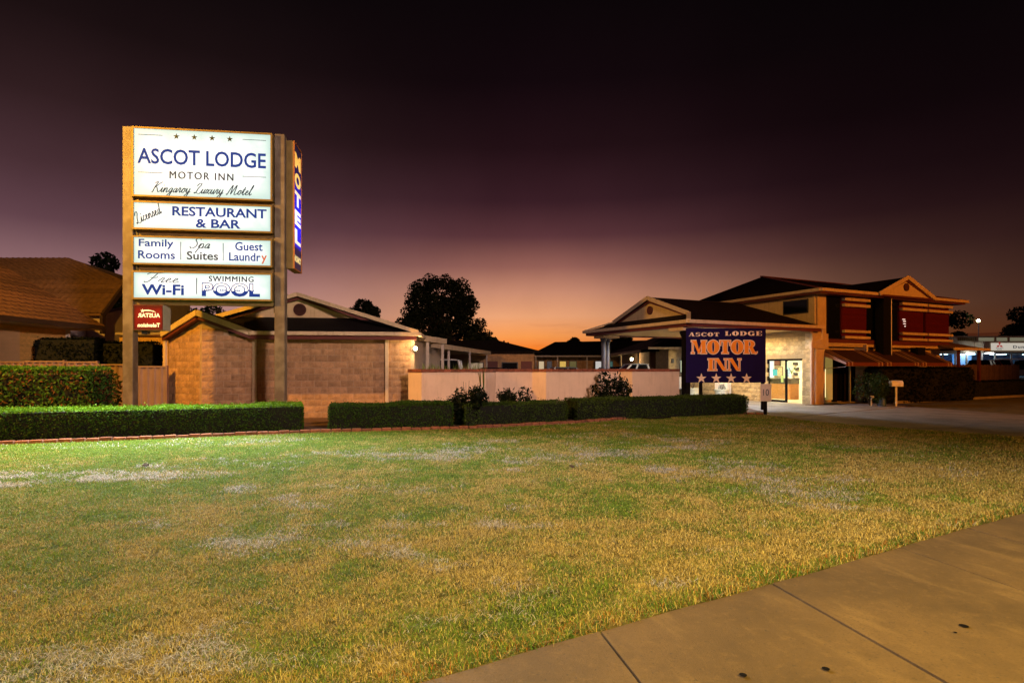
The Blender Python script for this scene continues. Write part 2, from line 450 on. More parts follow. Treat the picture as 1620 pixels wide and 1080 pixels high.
g = MB(); g.face([along(P0, -16, -.3) + (-.012,), along(P0, -16, 3) + (-.012,), along(P0, 24, 3) + (-.012,), along(P0, 24, -.3) + (-.012,)])
g.build('joint_filler', M['soil'], path_root)
for i, (x, y, r) in enumerate(((1.19, 2.93, .020), (1.65, 2.99, .020), (2.77, 3.487, .026), (2.65, 3.40, .010))):
    mb = MB(); mb.lathe([(r, 0), (r*.7, .0015)], (x, y, .0232), 9)
    ob = mb.build('chewing_gum', M['black'], None)
    ob.scale = (1, 1, 1)
    tag(ob, ['flattened black gum spot at the bottom edge of the footpath', 'flattened black gum spot right of the first one, near the long slab joint',
             'largest black gum spot, far right on the footpath', 'tiny black speck beside the largest gum spot on the footpath',
             'small black gum spot nearest the camera on the footpath'][i], 'gum spot', 'gum spots on the footpath')

# ---- driveway
drv = bpy.data.objects.new('driveway', None); COL.objects.link(drv); tag(drv, kind='structure')
U = Vector((math.cos(R(25)), math.sin(R(25)))); V = Vector((-U.y, U.x)); O = Vector((13.0, 24.8))
def uv(a, b): p = O+U*a+V*b; return (p.x, p.y)
j0, j1 = Vector((8.9, 18.35)), Vector((15.4, 22.9))
jv = (j1-j0).normalized(); jn = Vector((-jv.y, jv.x))
# inner bays (towards reception) and outer apron, each slab a piece
def bay(poly, m=None, z=.016):
    mb = MB(); mb.prism(poly, -.1, z+random.uniform(-.003, .003)); mb.build('slab', m or M['apron'], drv)
A = j0+jn*.02
bay([(8.55, 19.45), (j0.x+.01, j0.y+.03), tuple(j0+jv*3.2+jn*.02), uv(-3.9, 0), uv(-4.2, 3.3), (8.6, 23.4)])
bay([tuple(j0+jv*3.22+jn*.02), tuple(j0+jv*6.6+jn*.02), uv(.2, -.6), uv(-1.0, -.2), uv(-3.88, 0)])
bay([tuple(j0+jv*6.62+jn*.02), tuple(j0+jv*9.0+jn*.02), uv(3.4, -.6), uv(.22, -.6)])
bay([uv(-4.2, 3.33), uv(-3.9, .02), uv(-1.0, -.18), uv(.0, .0), uv(0, 8), uv(-4.4, 8)])
bay([(8.6, 23.42), uv(-4.22, 3.3), uv(-4.42, 8), uv(-9, 8), uv(-9, 5.3)])
q0 = [tuple(j0-jn*.02), (9.05, 17.0), (9.84, 15.8), (10.8, 14.5), tuple(j0+jv*4.6-jn*4.2), tuple(j0+jv*4.6-jn*.02)]
bay(q0, z=.008)
bay([tuple(j0+jv*4.62-jn*.02), tuple(j0+jv*4.62-jn*4.2), (10.82, 14.48), (11.9, 13.2), (13.6, 10.2), (19.5, 13.4), (18.6, 16.6), (17.2, 20.4), (16.6, 23.4), tuple(j0+jv*8.6-jn*.02)], z=.006)
g = MB(); g.face([(8.4, 18), (13.6, 9.7), (20, 13.0), (18.3, 20), (17, 25), (14, 30), (6, 30), (8, 21)] and
                 [(x, y, -.006) for x, y in ((8.4, 18.3), (13.6, 9.9), (19.6, 13.2), (18.3, 20), (17, 25), (14, 30), (6, 30), (8.2, 21))])
g.build('joint_filler', M['soil'], drv)
# lawn on the far side of the driveway
g = MB(); g.face([(x, y, .004) for x, y in ((16.6, 23.4), (17.2, 20.4), (18.6, 16.6), (19.5, 13.4), (60, 36), (60, 52), (28.8, 31.4), (17.6, 25.6))])
tag(g.build('side_lawn', mat('side_lawn_grass', (.10, .085, .03), .95, .3, 2.5, .9, 60)), kind='structure')

# ---- brick edging between lawn and garden bed
def polyline_pts(pts, step):
    out = []; 
    for a, b in zip(pts[:-1], pts[1:]):
        a = Vector(a); b = Vector(b); n_ = max(1, int((b-a).length/step))
        for i in range(n_): out.append((a+(b-a)*(i+.5)/n_, math.atan2((b-a).y, (b-a).x)))
    return out
edging = empty('brick_edging', 'row of red edging bricks laid along the front of the low hedges', 'garden edging')
bmeshes = []
for i in range(4):
    mb = MB(); w = .112
    mb.box(-w, w, -.055, .055, -.05, .075+.008*i/3); bmeshes.append(mb.mesh('brick', M['brick'], bevel=.008))
for p, a in polyline_pts([q for q in EDGE if q[0] > -17], .236):
    inst('brick', random.choice(bmeshes), edging, (p.x, p.y, random.uniform(-.012, .006)), (random.uniform(-.04, .04), random.uniform(-.03, .03), a+random.uniform(-.04, .04)))

# ================================================================== BLOCK WORK
def block_meshes(name, w, h, d, rough, m, n=6):
    out = []
    for q in range(n):
        mb = MB(); nx, nz = 4, 3
        r = random.Random(q*31+int(rough*1000))
        gx = [i/nx for i in range(nx+1)]; gz = [i/nz for i in range(nz+1)]
        base = len(mb.v)
        for j in gz:
            for i in gx:
                edge = i in (0, 1) or j in (0, 1)
                y = -.006 if edge else -.012-r.random()*rough
                mb.v.append(((i-.5)*w, y, (j-.5)*h))
        for j in range(nz):
            for i in range(nx):
                a = base+j*(nx+1)+i
                mb.f.append((a, a+1, a+nx+2, a+nx+1)); mb.mi.append(0)
        # sides back to the wall
        ring = [base+i for i in range(nx+1)] + [base+(j+1)*(nx+1)-1 for j in range(1, nz+1)] + \
               [base+nz*(nx+1)+i for i in reversed(range(nx))] + [base+j*(nx+1) for j in reversed(range(1, nz))]
        back = []
        for v in ring:
            p = mb.v[v]; back.append(len(mb.v)); mb.v.append((p[0], d, p[2]))
        for i in range(len(ring)):
            j = (i+1) % len(ring); mb.f.append((ring[j], ring[i], back[i], back[j])); mb.mi.append(0)
        out.append(mb.mesh(name, m))
    return out
BL_ROUGH = block_meshes('block', .388, .188, .02, .028, M['block'])
BL_FLAT = block_meshes('block', .388, .188, .02, .007, M['block'])
BL_HALF = block_meshes('block', .188, .188, .02, .007, M['block'], 3)
BC_ROUGH = block_meshes('block', .388, .188, .02, .02, M['block_cream'])
BC_HALF = block_meshes('block', .188, .188, .02, .02, M['block_cream'], 3)
def lay_blocks(parent, p, q, ztop, full, half, skip=None, off=.016, pmax=1.0):
    """blocks on the face from p to q (xy, left to right seen from outside); ztop(t) = wall top at distance t"""
    p = Vector(p); q = Vector(q); d = q-p; L = d.length; d.normalize(); ang = math.atan2(d.y, d.x)
    nrm = Vector((d.y, -d.x))
    z = .1; row = 0
    while z < 3.6:
        t = .2 if row % 2 == 0 else 0
        if row % 2: spans = [(.0, .2)]; t = .2
        else: spans = []; t = 0
        while t+.4 <= L+.01: spans.append((t, t+.4)); t += .4
        if L-t > .17: spans.append((t, t+.2))
        for a, b in spans:
            if b > L+.02 and b-a > .3: continue
            c = (a+b)/2
            if z+.1 > min(ztop(a), ztop(b))-.01: continue
            if skip and skip(c, z): continue
            x = p+d*c+nrm*(-.001)
            inst('block', random.choice(full if b-a > .3 else half), parent, (x.x, x.y, z), (0, 0, ang))
        z += .2; row += 1

# ================================================================== LEFT MOTEL WING (prow gable, block walls)
LW = empty('motel_wing', 'low block motel wing with a prow shaped gable end right behind the tall lit sign', 'motel wing', (0, 0, 0))
pa, pb, pc, pd = (-10.96, 18.15), (-9.36, 17.15), (-8.02, 17.75), (-3.15, 18.35)
def wall_prism(pts, t=.2):
    """closed wall ribbon: outer pts left to right, thickness behind"""
    return pts
eave = 2.66
mb = MB()
# backing (mortar) walls: thick panels with sloping tops
def wall_panel(p, q, z0, za, zb, t=.22):
    p = Vector(p); q = Vector(q); d = (q-p).normalized(); b = Vector((-d.y, d.x))*t
    m_ = MB()
    m_.hexa([(p.x, p.y, z0), (q.x, q.y, z0), (q.x+b.x, q.y+b.y, z0), (p.x+b.x, p.y+b.y, z0),
             (p.x, p.y, za), (q.x, q.y, zb), (q.x+b.x, q.y+b.y, zb), (p.x+b.x, p.y+b.y, za)])
    return m_
w1 = wall_panel(pa, pb, 0, 2.66, 3.17).build('wall', M['mortar'], LW)
w2 = wall_panel(pb, pc, 0, 3.17, 2.62).build('wall', M['mortar'], LW)
w3 = wall_panel(pc, pd, 0, 2.66, 2.66).build('wall', M['mortar'], LW)
w4 = wall_panel(pd, (-3.6, 30), 0, 2.66, 2.66).build('wall', M['mortar'], LW)
w5 = wall_panel((-11.2, 24), pa, 0, 2.66, 2.66).build('wall', M['mortar'], LW)
l1 = (Vector(pb)-Vector(pa)).length; l2 = (Vector(pc)-Vector(pb)).length
lay_blocks(w1, pa, pb, lambda t: 2.62+.5*t/l1, BL_FLAT, BL_HALF)
lay_blocks(w2, pb, pc, lambda t: 3.12-.5*t/l2, BL_ROUGH, BL_HALF)
lay_blocks(w3, pc, pd, lambda t: 2.62, BL_FLAT, BL_HALF)
# prow roof: ridge from the peak going back, two slopes with eaves
pk = (-9.40, 16.97, 3.30); back = (-9.75, 21.0, 3.30)
le = (-11.10, 18.02, 2.72); re = (-7.95, 17.45, 2.72)
rm = MB(); rm.slab([le, pk, back, (-11.5, 21, 2.70)], .06); rm.slab([pk, re, (-7.7, 21, 2.72), back], .06)
rm.build('roof', M['roof'], LW)
mb = MB(); mb.bar((le[0], le[1]-.03, le[2]-.06), (pk[0]-.0, pk[1]-.04, pk[2]-.05), .045, .17)
mb.bar((pk[0], pk[1]-.04, pk[2]-.05), (re[0], re[1]-.03, re[2]-.06), .045, .17)
mb.build('barge_board', M['fascia'], LW)
mb = MB(); mb.bar((le[0]+.05, le[1]+.1, le[2]-.20), (pk[0], pk[1]+.1, pk[2]-.19), .2, .12)
mb.bar((pk[0], pk[1]+.1, pk[2]-.19), (re[0], re[1]+.1, re[2]-.20), .2, .12)
mb.build('trim', M['maroon'], LW)
# main hip roof with gablet
ez = 2.70; e0 = (-8.0, 17.38); e1 = (-2.98, 17.98)
dv = Vector((e1[0]-e0[0], e1[1]-e0[1])).normalized(); bk = Vector((-dv.y, dv.x))
def P(t, s, z): return (e0[0]+dv.x*t+bk.x*s, e0[1]+dv.y*t+bk.y*s, z)
Lr = 5.06; gl0, gl1 = -.85, 3.0          # gablet base ends along the wall line
gz = 3.27; gs = 1.35; pkt = 1.12; pkz = 3.97
mb = MB()
mb.slab([P(-.6, 0, ez), P(Lr, 0, ez), P(gl1+.55, gs, gz), P(gl0-.6, gs, gz)], .06)
mb.slab([P(Lr, 0, ez), P(Lr+.3, 8, ez), P(pkt, 8, pkz+.03), P(pkt, gs-.25, pkz+.03), P(gl1+.9, gs-.25, gz-.09)], .05)
mb.slab([P(pkt, gs-.25, pkz+.03), P(pkt, 8, pkz+.03), P(-3.6, 8, ez), P(gl0-.95, gs-.25, gz-.09)], .05)
mb.build('roof', M['roof'], LW)
mb = MB(); a0 = P(gl0-.5, gs, gz-.1); a1 = P(gl1+.6, gs, gz-.1); ap = P(pkt, gs, pkz-.05)
b_ = P(gl0-.5, gs+.1, gz-.1); b1_ = P(gl1+.6, gs+.1, gz-.1); bp_ = P(pkt, gs+.1, pkz-.05)
mb.face([a0, a1, ap]); mb.face([b1_, b_, bp_]); mb.face([a0, ap, bp_, b_]); mb.face([ap, a1, b1_, bp_]); mb.face([a0, b_, b1_, a1])
mb.build('gable', M['cream'], LW)
mb = MB(); mb.bar(P(gl0-.9, gs-.27, gz-.12), P(pkt, gs-.27, pkz+.04), .04, .13); mb.bar(P(pkt, gs-.27, pkz+.04), P(Lr+.02, -.03, ez+.03), .05, .12)
mb.build('barge_board', M['fascia'], LW)
mb = MB(); mb.bar(P(gl0-.5, gs-.12, gz-.16), P(pkt, gs-.12, pkz-.08), .1, .08); mb.bar(P(pkt, gs-.12, pkz-.08), P(gl1+.55, gs-.12, gz-.16), .1, .08)
mb.build('trim', M['maroon'], LW)
c = P(pkt+.02, gs-.04, 3.53)
vr = MB(); c0 = Vector(c); c1 = c0+Vector((bk.x, bk.y, 0))*.06; vr.tube(c0, c1, .205, n=24); vent = vr.build('vent', M['ventm'], LW)
vr = MB()
for k in range(-4, 5):
    hw = math.sqrt(max(.001, .18**2-(k*.042)**2)); a = c0+Vector((-dv.x*hw, -dv.y*hw, k*.042))-Vector((bk.x, bk.y, 0))*.012
    b = c0+Vector((dv.x*hw, dv.y*hw, k*.042))-Vector((bk.x, bk.y, 0))*.012; vr.bar(a, b, .02, .012)
vr.build('louvre', M['black'], vent)
mb = MB(); mb.bar(P(.02, -.06, ez-.03), P(Lr+.06, -.06, ez-.03), .12, .11); mb.bar(P(Lr+.05, .01, ez-.03), P(Lr+.35, 8, ez-.03), .11, .11)
mb.build('gutter', M['fascia'], LW)
mb = MB(); mb.bar(P(.02, .12, ez-.15), P(Lr-.05, .12, ez-.15), .26, .12); mb.build('trim', M['maroon'], LW)
mb = MB(); mb.box(-.05, .05, -.04, .04, 0, 2.6); dp = Vector(pc)+(Vector(pd)-Vector(pc)).normalized()*4.02
mb.build('downpipe', M['fascia'], LW, loc=(dp.x+.03, dp.y-.06, 0), rz=R(7))
mb = MB(); mb.box(-.05, .05, -.04, .04, 0, 2.55); mb.build('downpipe', M['fascia'], LW, loc=(-8.0, 17.67, 0), rz=R(7))
mb = MB(); mb.box(-.05, .05, -.04, .04, 0, 2.58); mb.build('downpipe', M['cream'], LW, loc=(-11.02, 18.08, 0), rz=R(-30))
mb = MB(); mb.tube((-10.75, 18.9, 2.6), (-10.75, 18.9, 3.33), .07); mb.lathe([(.085, 3.3), (.085, 3.36)], (-10.75, 18.9, 0)); mb.build('vent_pipe', M['cream'], LW)
mb = MB(); mb.bar((-9.7, 17.1, 3.28), (-9.75, 21, 3.33), .12, .06); mb.build('ridge_cap', M['roof'], LW)
# corner lamp
mb = MB(); mb.box(-.05, .05, -.03, .03, -.08, .1); mb.tube((0, 0, 0), (.02, -.12, .02), .02)
wl = mb.build('lamp_bracket', M['darkmetal'], LW, loc=(-3.10, 18.28, 2.2))
mb = MB(); mb.lathe([(.02, -.05), (.055, -.03), (.065, 0), (.05, .04), (.02, .06)], (.02, -.16, .02), 12)
mb.build('bulb', emat('lamp_warm', (1.0, .74, .36), 60), wl, smooth=True)
point_light('corner_lamp_light', (-3.02, 18.0, 2.24), 55, (1.0, .66, .28), .05, down=False)

# dark sun-faded shelter roofs and posts behind the wall
def canopy(label, poly, z, th, posts, m=M['fascia'], grp='carport canopies behind the pink wall', zpost=0):
    t = empty('carport', label, 'carport', (poly[0][0], poly[0][1], 0), 0, grp)
    off = Vector((poly[0][0], poly[0][1], 0))
    mb = MB(); mb.slab([(x-off.x, y-off.y, z) for x, y in poly], .05); mb.build('roof', M['roof2'], t)
    mb = MB()
    k = len(poly)
    for i in range(k):
        a = poly[i]; b = poly[(i+1) % k]
        mb.bar((a[0]-off.x, a[1]-off.y, z-.05), (b[0]-off.x, b[1]-off.y, z-.05), .05, th)
    mb.build('fascia', m, t)
    mb = MB(); mb.slab([(x-off.x, y-off.y, z-th*.4) for x, y in poly], .02); mb.build('ceiling', M['soffit'], t)
    for x, y in posts:
        mb = MB(); mb.box(-.05, .05, -.05, .05, 0, z-th*.5); mb.build('post', M['post'], t, loc=(x-off.x, y-off.y, 0))
canopy('short carport canopy with two thin posts beside the corner lamp', [(-3.25, 19.3), (-2.60, 22.5), (-5.5, 23), (-5.5, 19.3)], 2.70, .2, [(-3.05, 20.6), (-2.72, 22.3)])
canopy('long low carport canopy running back towards the big tree', [(-3.5, 22.8), (-1.4, 37), (-9, 38), (-9, 23.2)], 2.62, .22, [(-3.0, 27), (-2.3, 31), (-1.6, 36), (-4.6, 23.6)])
CL = empty('carport_light', 'small tube light under the long carport canopy', 'lamp', (-4.4, 25.2, 2.36))
mb = MB(); mb.box(-.5, .5, -.05, .05, 0, .05); mb.build('tube', emat('carport_tube', (.95, .9, .7), 2.5), CL)
point_light('carport_light_light', (-4.4, 25.2, 2.3), 90, (.95, .88, .95), .2)
# rear block of rooms behind the carports
RB = empty('rear_rooms', 'dark row of motel rooms seen under the carports left of centre', 'motel wing', (-9, 38.2, 0))
mb = MB(); mb.box(0, 10.5, 0, 6, 0, 2.7); mb.build('wall', M['block'], RB)
mb = MB(); mb.slab([(-.5, -.6, 2.7), (11, -.6, 2.7), (8, 3, 3.6), (2, 3, 3.6)], .06); mb.slab([(11, -.6, 2.7), (11, 6.6, 2.7), (8, 3, 3.6)], .06)
mb.build('roof', M['roof'], RB)
for i, x in enumerate((1.0, 3.4, 6.0, 8.3)):
    mb = MB(); mb.box(x, x+1.1, -.03, .02, .9, 2.0); f = mb.build('window', M['darkmetal'], RB)
    mb = MB(); mb.box(x+.06, x+1.04, -.045, -.032, .96, 1.94); mb.build('pane', M['glass'] if i != 2 else emat('dim_pane', (.5, .35, .15), .25), f)
    mb = MB(); mb.box(x+1.3, x+1.34+.7, -.04, .02, 0, 2.05); mb.build('door', M['maroon'], RB)

# ================================================================== PINK GARDEN WALL, zig-zag with brick cap
F0 = Vector((-2.75, 17.3))
def F(t, b=0): p = F0+U*t+V*b; return (p.x, p.y)
GW = empty('garden_wall', 'zig zag pink rendered wall with a dark brick cap behind the low hedges', 'garden wall')
zz = [F(-.28, .5), F(0), F(2.1), F(2.67, .5), F(4.03, .5), F(4.3), F(6.4), F(6.75, .5), F(7.62, .5), F(7.84), F(10.02)]
def ribbon(pts, t, z0, z1, name, m, par, each=True):
    """wall segments of thickness t centred behind the outer line, mitred at the corners"""
    P_ = [Vector(p) for p in pts]; n_ = len(P_); fr = []; bkp = []
    for i in range(n_):
        d1 = (P_[i]-P_[i-1]).normalized() if i else (P_[1]-P_[0]).normalized()
        d2 = (P_[i+1]-P_[i]).normalized() if i < n_-1 else d1
        b1 = Vector((-d1.y, d1.x)); b2 = Vector((-d2.y, d2.x)); m_ = (b1+b2).normalized(); k = t/max(.35, m_.dot(b1))
        bkp.append(P_[i]+m_*k); fr.append(P_[i])
    for i in range(n_-1):
        mb = MB(); mb.prism([tuple(fr[i]), tuple(fr[i+1]), tuple(bkp[i+1]), tuple(bkp[i])], z0, z1); mb.build(name, m, par)
ribbon(zz, .2, 0, 1.47, 'wall_panel', M['render'], GW)
def offset(pts, e):
    P_ = [Vector(p) for p in pts]; out = []
    for i in range(len(P_)):
        d1 = (P_[i]-P_[i-1]).normalized() if i else (P_[1]-P_[0]).normalized()
        d2 = (P_[i+1]-P_[i]).normalized() if i < len(P_)-1 else d1
        b1 = Vector((-d1.y, d1.x)); b2 = Vector((-d2.y, d2.x)); m_ = (b1+b2).normalized(); k = e/max(.35, m_.dot(b1)); out.append(tuple(P_[i]-m_*k))
    return out
capl = offset(zz, .03)
for a, b in zip(capl[:-1], capl[1:]):
    a = Vector(a); b = Vector(b); L_ = (b-a).length; k = max(1, round(L_/.235)); d = (b-a)/k; dn = d.normalized(); pb_ = Vector((-dn.y, dn.x))
    for i in range(k):
        s = a+d*i+dn*.004; e = a+d*(i+1)-dn*.004
        mb = MB(); mb.prism([tuple(s), tuple(e), tuple(e+pb_*.26), tuple(s+pb_*.26)], 1.474, 1.568+random.uniform(-.004, .004)); mb.build('brick', M['cap'], GW)

# ================================================================== MAIN MOTEL BUILDING (local frame: a along the front, b backwards)
MB_ = empty('motel_building', 'two storey motel building with maroon shutters and a drive through reception porch', 'motel', (O.x, O.y, 0), R(25))
# ---- reception block wall (plane a = 0, seen from the left); door opening b .37 .. 2.29
door0, door1, dz = .37, 2.29, 2.02
def wbox(x0, x1, y0, y1, z0, z1, name, m, par=MB_, **k):
    mb = MB(); mb.box(x0, x1, y0, y1, z0, z1); return mb.build(name, m, par, **k)
mb = MB(); mb.box(0, .2, 0, door0, 0, 3.25); mb.box(0, .2, door1, 7.5, 0, 3.25); mb.box(0, .2, door0, door1, dz, 3.25)
rw = mb.build('wall', M['mortar_cream'], MB_)
lay_blocks(rw, (0, 7.4), (0, 0), lambda t: 3.2, BC_ROUGH, BC_HALF,
           skip=lambda t, z: (door0-.1 < 7.4-t < door1+.1) and z < dz+.08)
wbox(.2, 14, 7.3, 7.5, 0, 3.25, 'wall', M['mortar_cream'])
# door frame and glass
fr = MB(); fr.box(.04, .12, door0, door0+.05, 0, dz); fr.box(.04, .12, door1-.07, door1, 0, dz); fr.box(.04, .12, door0+.05, door1-.07, dz-.09, dz)
dfm = fr.build('door_frame', M['black'], MB_)
fr = MB(); fr.box(.05, .10, 1.22, 1.32, 0.03, dz-.09); fr.box(.05, .10, 1.32, door1-.07, .03, .13); dl = fr.build('sliding_door', M['black'], MB_)
def glass_mat():
    m = bpy.data.materials.new('clear_glass'); m.use_nodes = True; nt = m.node_tree; N = nt.nodes; N.clear()
    o = N.new('ShaderNodeOutputMaterial'); t = N.new('ShaderNodeBsdfTransparent'); t.inputs[0].default_value = (.88, .95, .93, 1)
    gsy = N.new('ShaderNodeBsdfGlossy'); gsy.inputs['Roughness'].default_value = .02; mx = N.new('ShaderNodeMixShader'); mx.inputs[0].default_value = .08
    nt.links.new(t.outputs[0], mx.inputs[1]); nt.links.new(gsy.outputs[0], mx.inputs[2]); nt.links.new(mx.outputs[0], o.inputs[0]); return m
M['clear'] = glass_mat()
wbox(.07, .08, 1.32, door1-.07, .13, dz-.09, 'glass', M['clear'], dl)
for (b0, z0, w_, h_, c) in ((1.75, 1.25, .24, .3, (.05, .42, .45)), (1.42, .95, .12, .3, (.45, .62, .2)), (1.24, 1.15, .16, .22, (.5, .65, .3)), (1.18, 1.55, .1, .35, (.25, .6, .55)),
                            (1.72, 1.52, .16, .06, (.15, .02, .03))):
    wbox(.052, .062, b0, b0+w_, z0, z0+h_, 'door_notice', mat('notice_%d' % int(b0*100+z0*1000), c, .6, .05), dl)
# reception room
rm = MB(); rm.box(4.2, 4.3, .25, 6.8, 0, 2.7); rm.box(.2, 4.2, 6.7, 6.8, 0, 2.7); rm.box(.2, 1.3, .25, .31, 0, 2.7); rm.box(1.3, 4.2, .96, 1.02, 0, 2.7); rm.box(1.24, 1.299, .311, 1.02, 0, 2.7); rm.box(.2, 4.3, .3, 6.8, 2.7, 2.74)
rm.build('room_wall', M['room'], MB_)
wbox(.0, 4.3, .25, 6.8, .0, .022, 'room_floor', mat('room_floor', (.45, .38, .25), .35, .08, 3))
def room_thing(name, label, cat, fn, loc):
    p = uv(loc[0], loc[1]); t = empty(name, label, cat, (p[0], p[1], loc[2]), R(25)); fn(t); return t
def counter(t):
    wbox(-.03, .0, -1.45, 1.3, 0, .78, 'front_panel', M['wood'], t); wbox(0, .6, -1.45, 1.3, 0, .78, 'carcass', M['wood'], t)
    wbox(-.02, .62, -1.47, 1.32, .78, 1.02, 'upstand', mat('grey_laminate', (.10, .09, .08), .5, .1), t); wbox(-.1, .65, -1.5, 1.34, 1.02, 1.06, 'worktop', mat('worktop', (.16, .13, .1), .4, .1), t)
room_thing('reception_counter', 'orange timber reception counter inside the glass door', 'counter', counter, (2.3, 4.3, .02))
def picture(c, w_, h_, fc=(.05, .03, .02)):
    def fn(t):
        wbox(-.03, 0, 0, w_, 0, h_, 'frame', mat('pic_frame_%d' % int(fc[0]*99), fc, .5, .05), t)
        wbox(-.04, -.03, .03, w_-.03, .03, h_-.03, 'print', mat('print_%d_%d' % (int(c[0]*99), int(c[2]*99)), c, .6, .2, 12), t)
    return fn
room_thing('wall_screen', 'pale blue lit screen on the reception wall seen through the left door pane', 'screen',
           lambda t: (wbox(-.05, 0, 0, .95, 0, 1.1, 'frame', M['white'], t), wbox(-.06, -.05, .03, .92, .03, 1.07, 'screen', emat('screen_blue', (.55, .78, .95), .9), t)), (4.15, 5.35, 1.05))
room_thing('picture_frame', 'small dark red picture high on the reception wall', 'picture', picture((.16, .05, .03), .42, .34), (4.15, 4.95, 1.72), )
room_thing('picture_frame', 'square timber framed certificate below the dark red picture', 'picture', picture((.6, .5, .3), .5, .55, (.25, .12, .04)), (4.15, 4.82, 1.12))
room_thing('picture_frame', 'blue notice on the pale wall in the open half of the doorway', 'picture', picture((.25, .4, .62), .4, .55, (.6, .6, .6)), (4.15, 4.28, 1.1))
room_thing('brochure_rack', 'dark wall brochure holders at the right edge of the doorway', 'rack',
           lambda t: [wbox(-.06-.01*k, 0, .05+.07*(k % 2), .3+.05*(k % 2), .27*k, .27*k+.14, 'holder', M['darkmetal'], t) for k in range(4)], (4.15, 3.78, .95))
def plant_fn(t):
    mb = MB(); mb.lathe([(.09, 0), (.12, .2)], n=10); mb.build('pot', M['white'], t)
    mb = MB()
    for k in range(14):
        a = k*2.4; l = .25+.12*(k % 3); mb.face([(0, 0, .18), (.04*math.cos(a+.5), .04*math.sin(a+.5), .3), (l*math.cos(a)*.7, l*math.sin(a)*.7, .2+l), (.04*math.cos(a-.5), .04*math.sin(a-.5), .3)])
    mb.build('leaves', mat('plant_leaf', (.12, .2, .04), .5, .1), t)
room_thing('pot_plant', 'small spiky pot plant standing on the reception counter', 'plant', plant_fn, (2.55, 2.98, 1.08))
room_thing('door_mat_box', 'grey box standing on the reception floor by the pale wall', 'box', lambda t: wbox(0, .3, 0, .6, 0, .28, 'carcass', mat('grey_box', (.16, .17, .16), .6, .05), t), (3.9, 3.9, .02))
room_thing('ceiling_light', 'flat ceiling light inside the reception', 'ceiling light',
           lambda t: wbox(-.6, .6, -.6, .6, -.04, 0, 'diffuser', emat('lamp_room', (1.0, .90, .62), 75), t), (1.9, 3.6, 2.68))
# pots and air conditioner against the block wall under the board
def ac(t):
    mb = MB(); mb.box(-.3, 0, -.42, .42, .1, .75); mb.build('casing', M['white'], t, bevel=.02)
    mb = MB(); mb.tube((-.325, -.1, .42), (-.30, -.1, .42), .26, n=24); f = mb.build('fan_grille', mat('grille_grey', (.2, .25, .3), .5, .1), t)
    mb = MB(); [mb.bar((-.335, -.1-.25*math.cos(k*.4), .42-.25*math.sin(k*.4)), (-.335, -.1+.25*math.cos(k*.4), .42+.25*math.sin(k*.4)), .008, .012) for k in range(8)]; mb.build('grille_wire', M['white'], f)
    mb = MB(); mb.box(-.28, -.02, -.38, -.33, 0, .1); mb.box(-.28, -.02, .33, .38, 0, .1); mb.build('foot', M['darkmetal'], t)
    mb = MB(); mb.box(-.3, -.0, .12, .16, .1, .76); mb.build('seam', M['steel'], t)
p = uv(-.12, 4.75); t_ = empty('air_conditioner', 'white air conditioner unit against the cream block wall below the navy board', 'air conditioner', (p[0], p[1], .1), R(25)); ac(t_)
def tub(t):
    mb = MB(); mb.lathe([(.26, 0), (.3, .06), (.33, .46), (.36, .48), (.36, .54), (.31, .54), (.30, .46)], n=20); mb.build('tub', mat('tub_pale', (.45, .52, .45), .6, .08), t, smooth=False)
    mb = MB(); mb.lathe([(.3, .44), (.1, .47)], n=16); mb.build('soil', M['mulch'], t)
    mb = MB()
    for k in range(10):
        a = k*2.4; mb.tube((0, 0, .45), (.12*math.cos(a), .12*math.sin(a), .75+.05*(k % 3)), .008, .004, 4)
    mb.build('stems', M['bark'], t)
for a, b, l in ((-1.2, 5.9, 'pale planter tub left of the air conditioner under the navy board'), (-1.15, 3.95, 'pale planter tub right of the air conditioner under the navy board')):
    p = uv(a, b); tub(empty('planter_tub', l, 'planter', (p[0], p[1], .02), 0, 'planter tubs by reception'))

# ---- portico roof (a -6.9 .. .65, b -.1 .. 7.2)
A0, A1, B0, B1, EZ, RZ = -6.95, .66, -.12, 7.25, 3.42, 4.72
bm_ = (B0+B1)/2; sl = (RZ-EZ)/(bm_-B0); gx = A0+1.15; gzb = EZ+sl*1.15
PR = MB()
PR.slab([(A0, B0, EZ), (A1, B0, EZ), (A1-.9, bm_, RZ), (gx-.25, bm_, RZ), (gx-.25, B0+1.15-.0, gzb), (gx, B0+1.15, gzb)][0:3] + [(gx-.2, bm_, RZ), (gx-.2, B0+1.25, EZ+sl*1.25), (gx, B0+1.15, gzb)], .07)
PR.slab([(A0, B1, EZ), (gx, B1-1.15, gzb), (gx-.2, B1-1.25, EZ+sl*1.25), (gx-.2, bm_, RZ), (A1-.9, bm_, RZ), (A1, B1, EZ)], .07)
PR.slab([(A0, B0, EZ), (gx, B0+1.15, gzb), (gx, B1-1.15, gzb), (A0, B1, EZ)], .07)
PR.slab([(A1, B0, EZ), (A1, B1, EZ), (A1-.9, bm_, RZ)], .07)
pr = PR.build('porch_roof', M['roof2'], MB_)
mb = MB(); y0, y1 = B0+1.25, B1-1.25
mb.face([(gx-.02, y0, gzb-.02), (gx-.02, bm_, RZ-.04), (gx-.02, y1, gzb-.02)]); mb.face([(gx+.1, y0, gzb-.02), (gx+.1, y1, gzb-.02), (gx+.1, bm_, RZ-.04)])
gb = mb.build('gable', M['cream'], pr)
mb = MB(); mb.bar((gx-.2, B0+1.05, gzb+.0), (gx-.2, bm_, RZ+.02), .05, .17); mb.bar((gx-.2, B1-1.05, gzb), (gx-.2, bm_, RZ+.02), .05, .17)
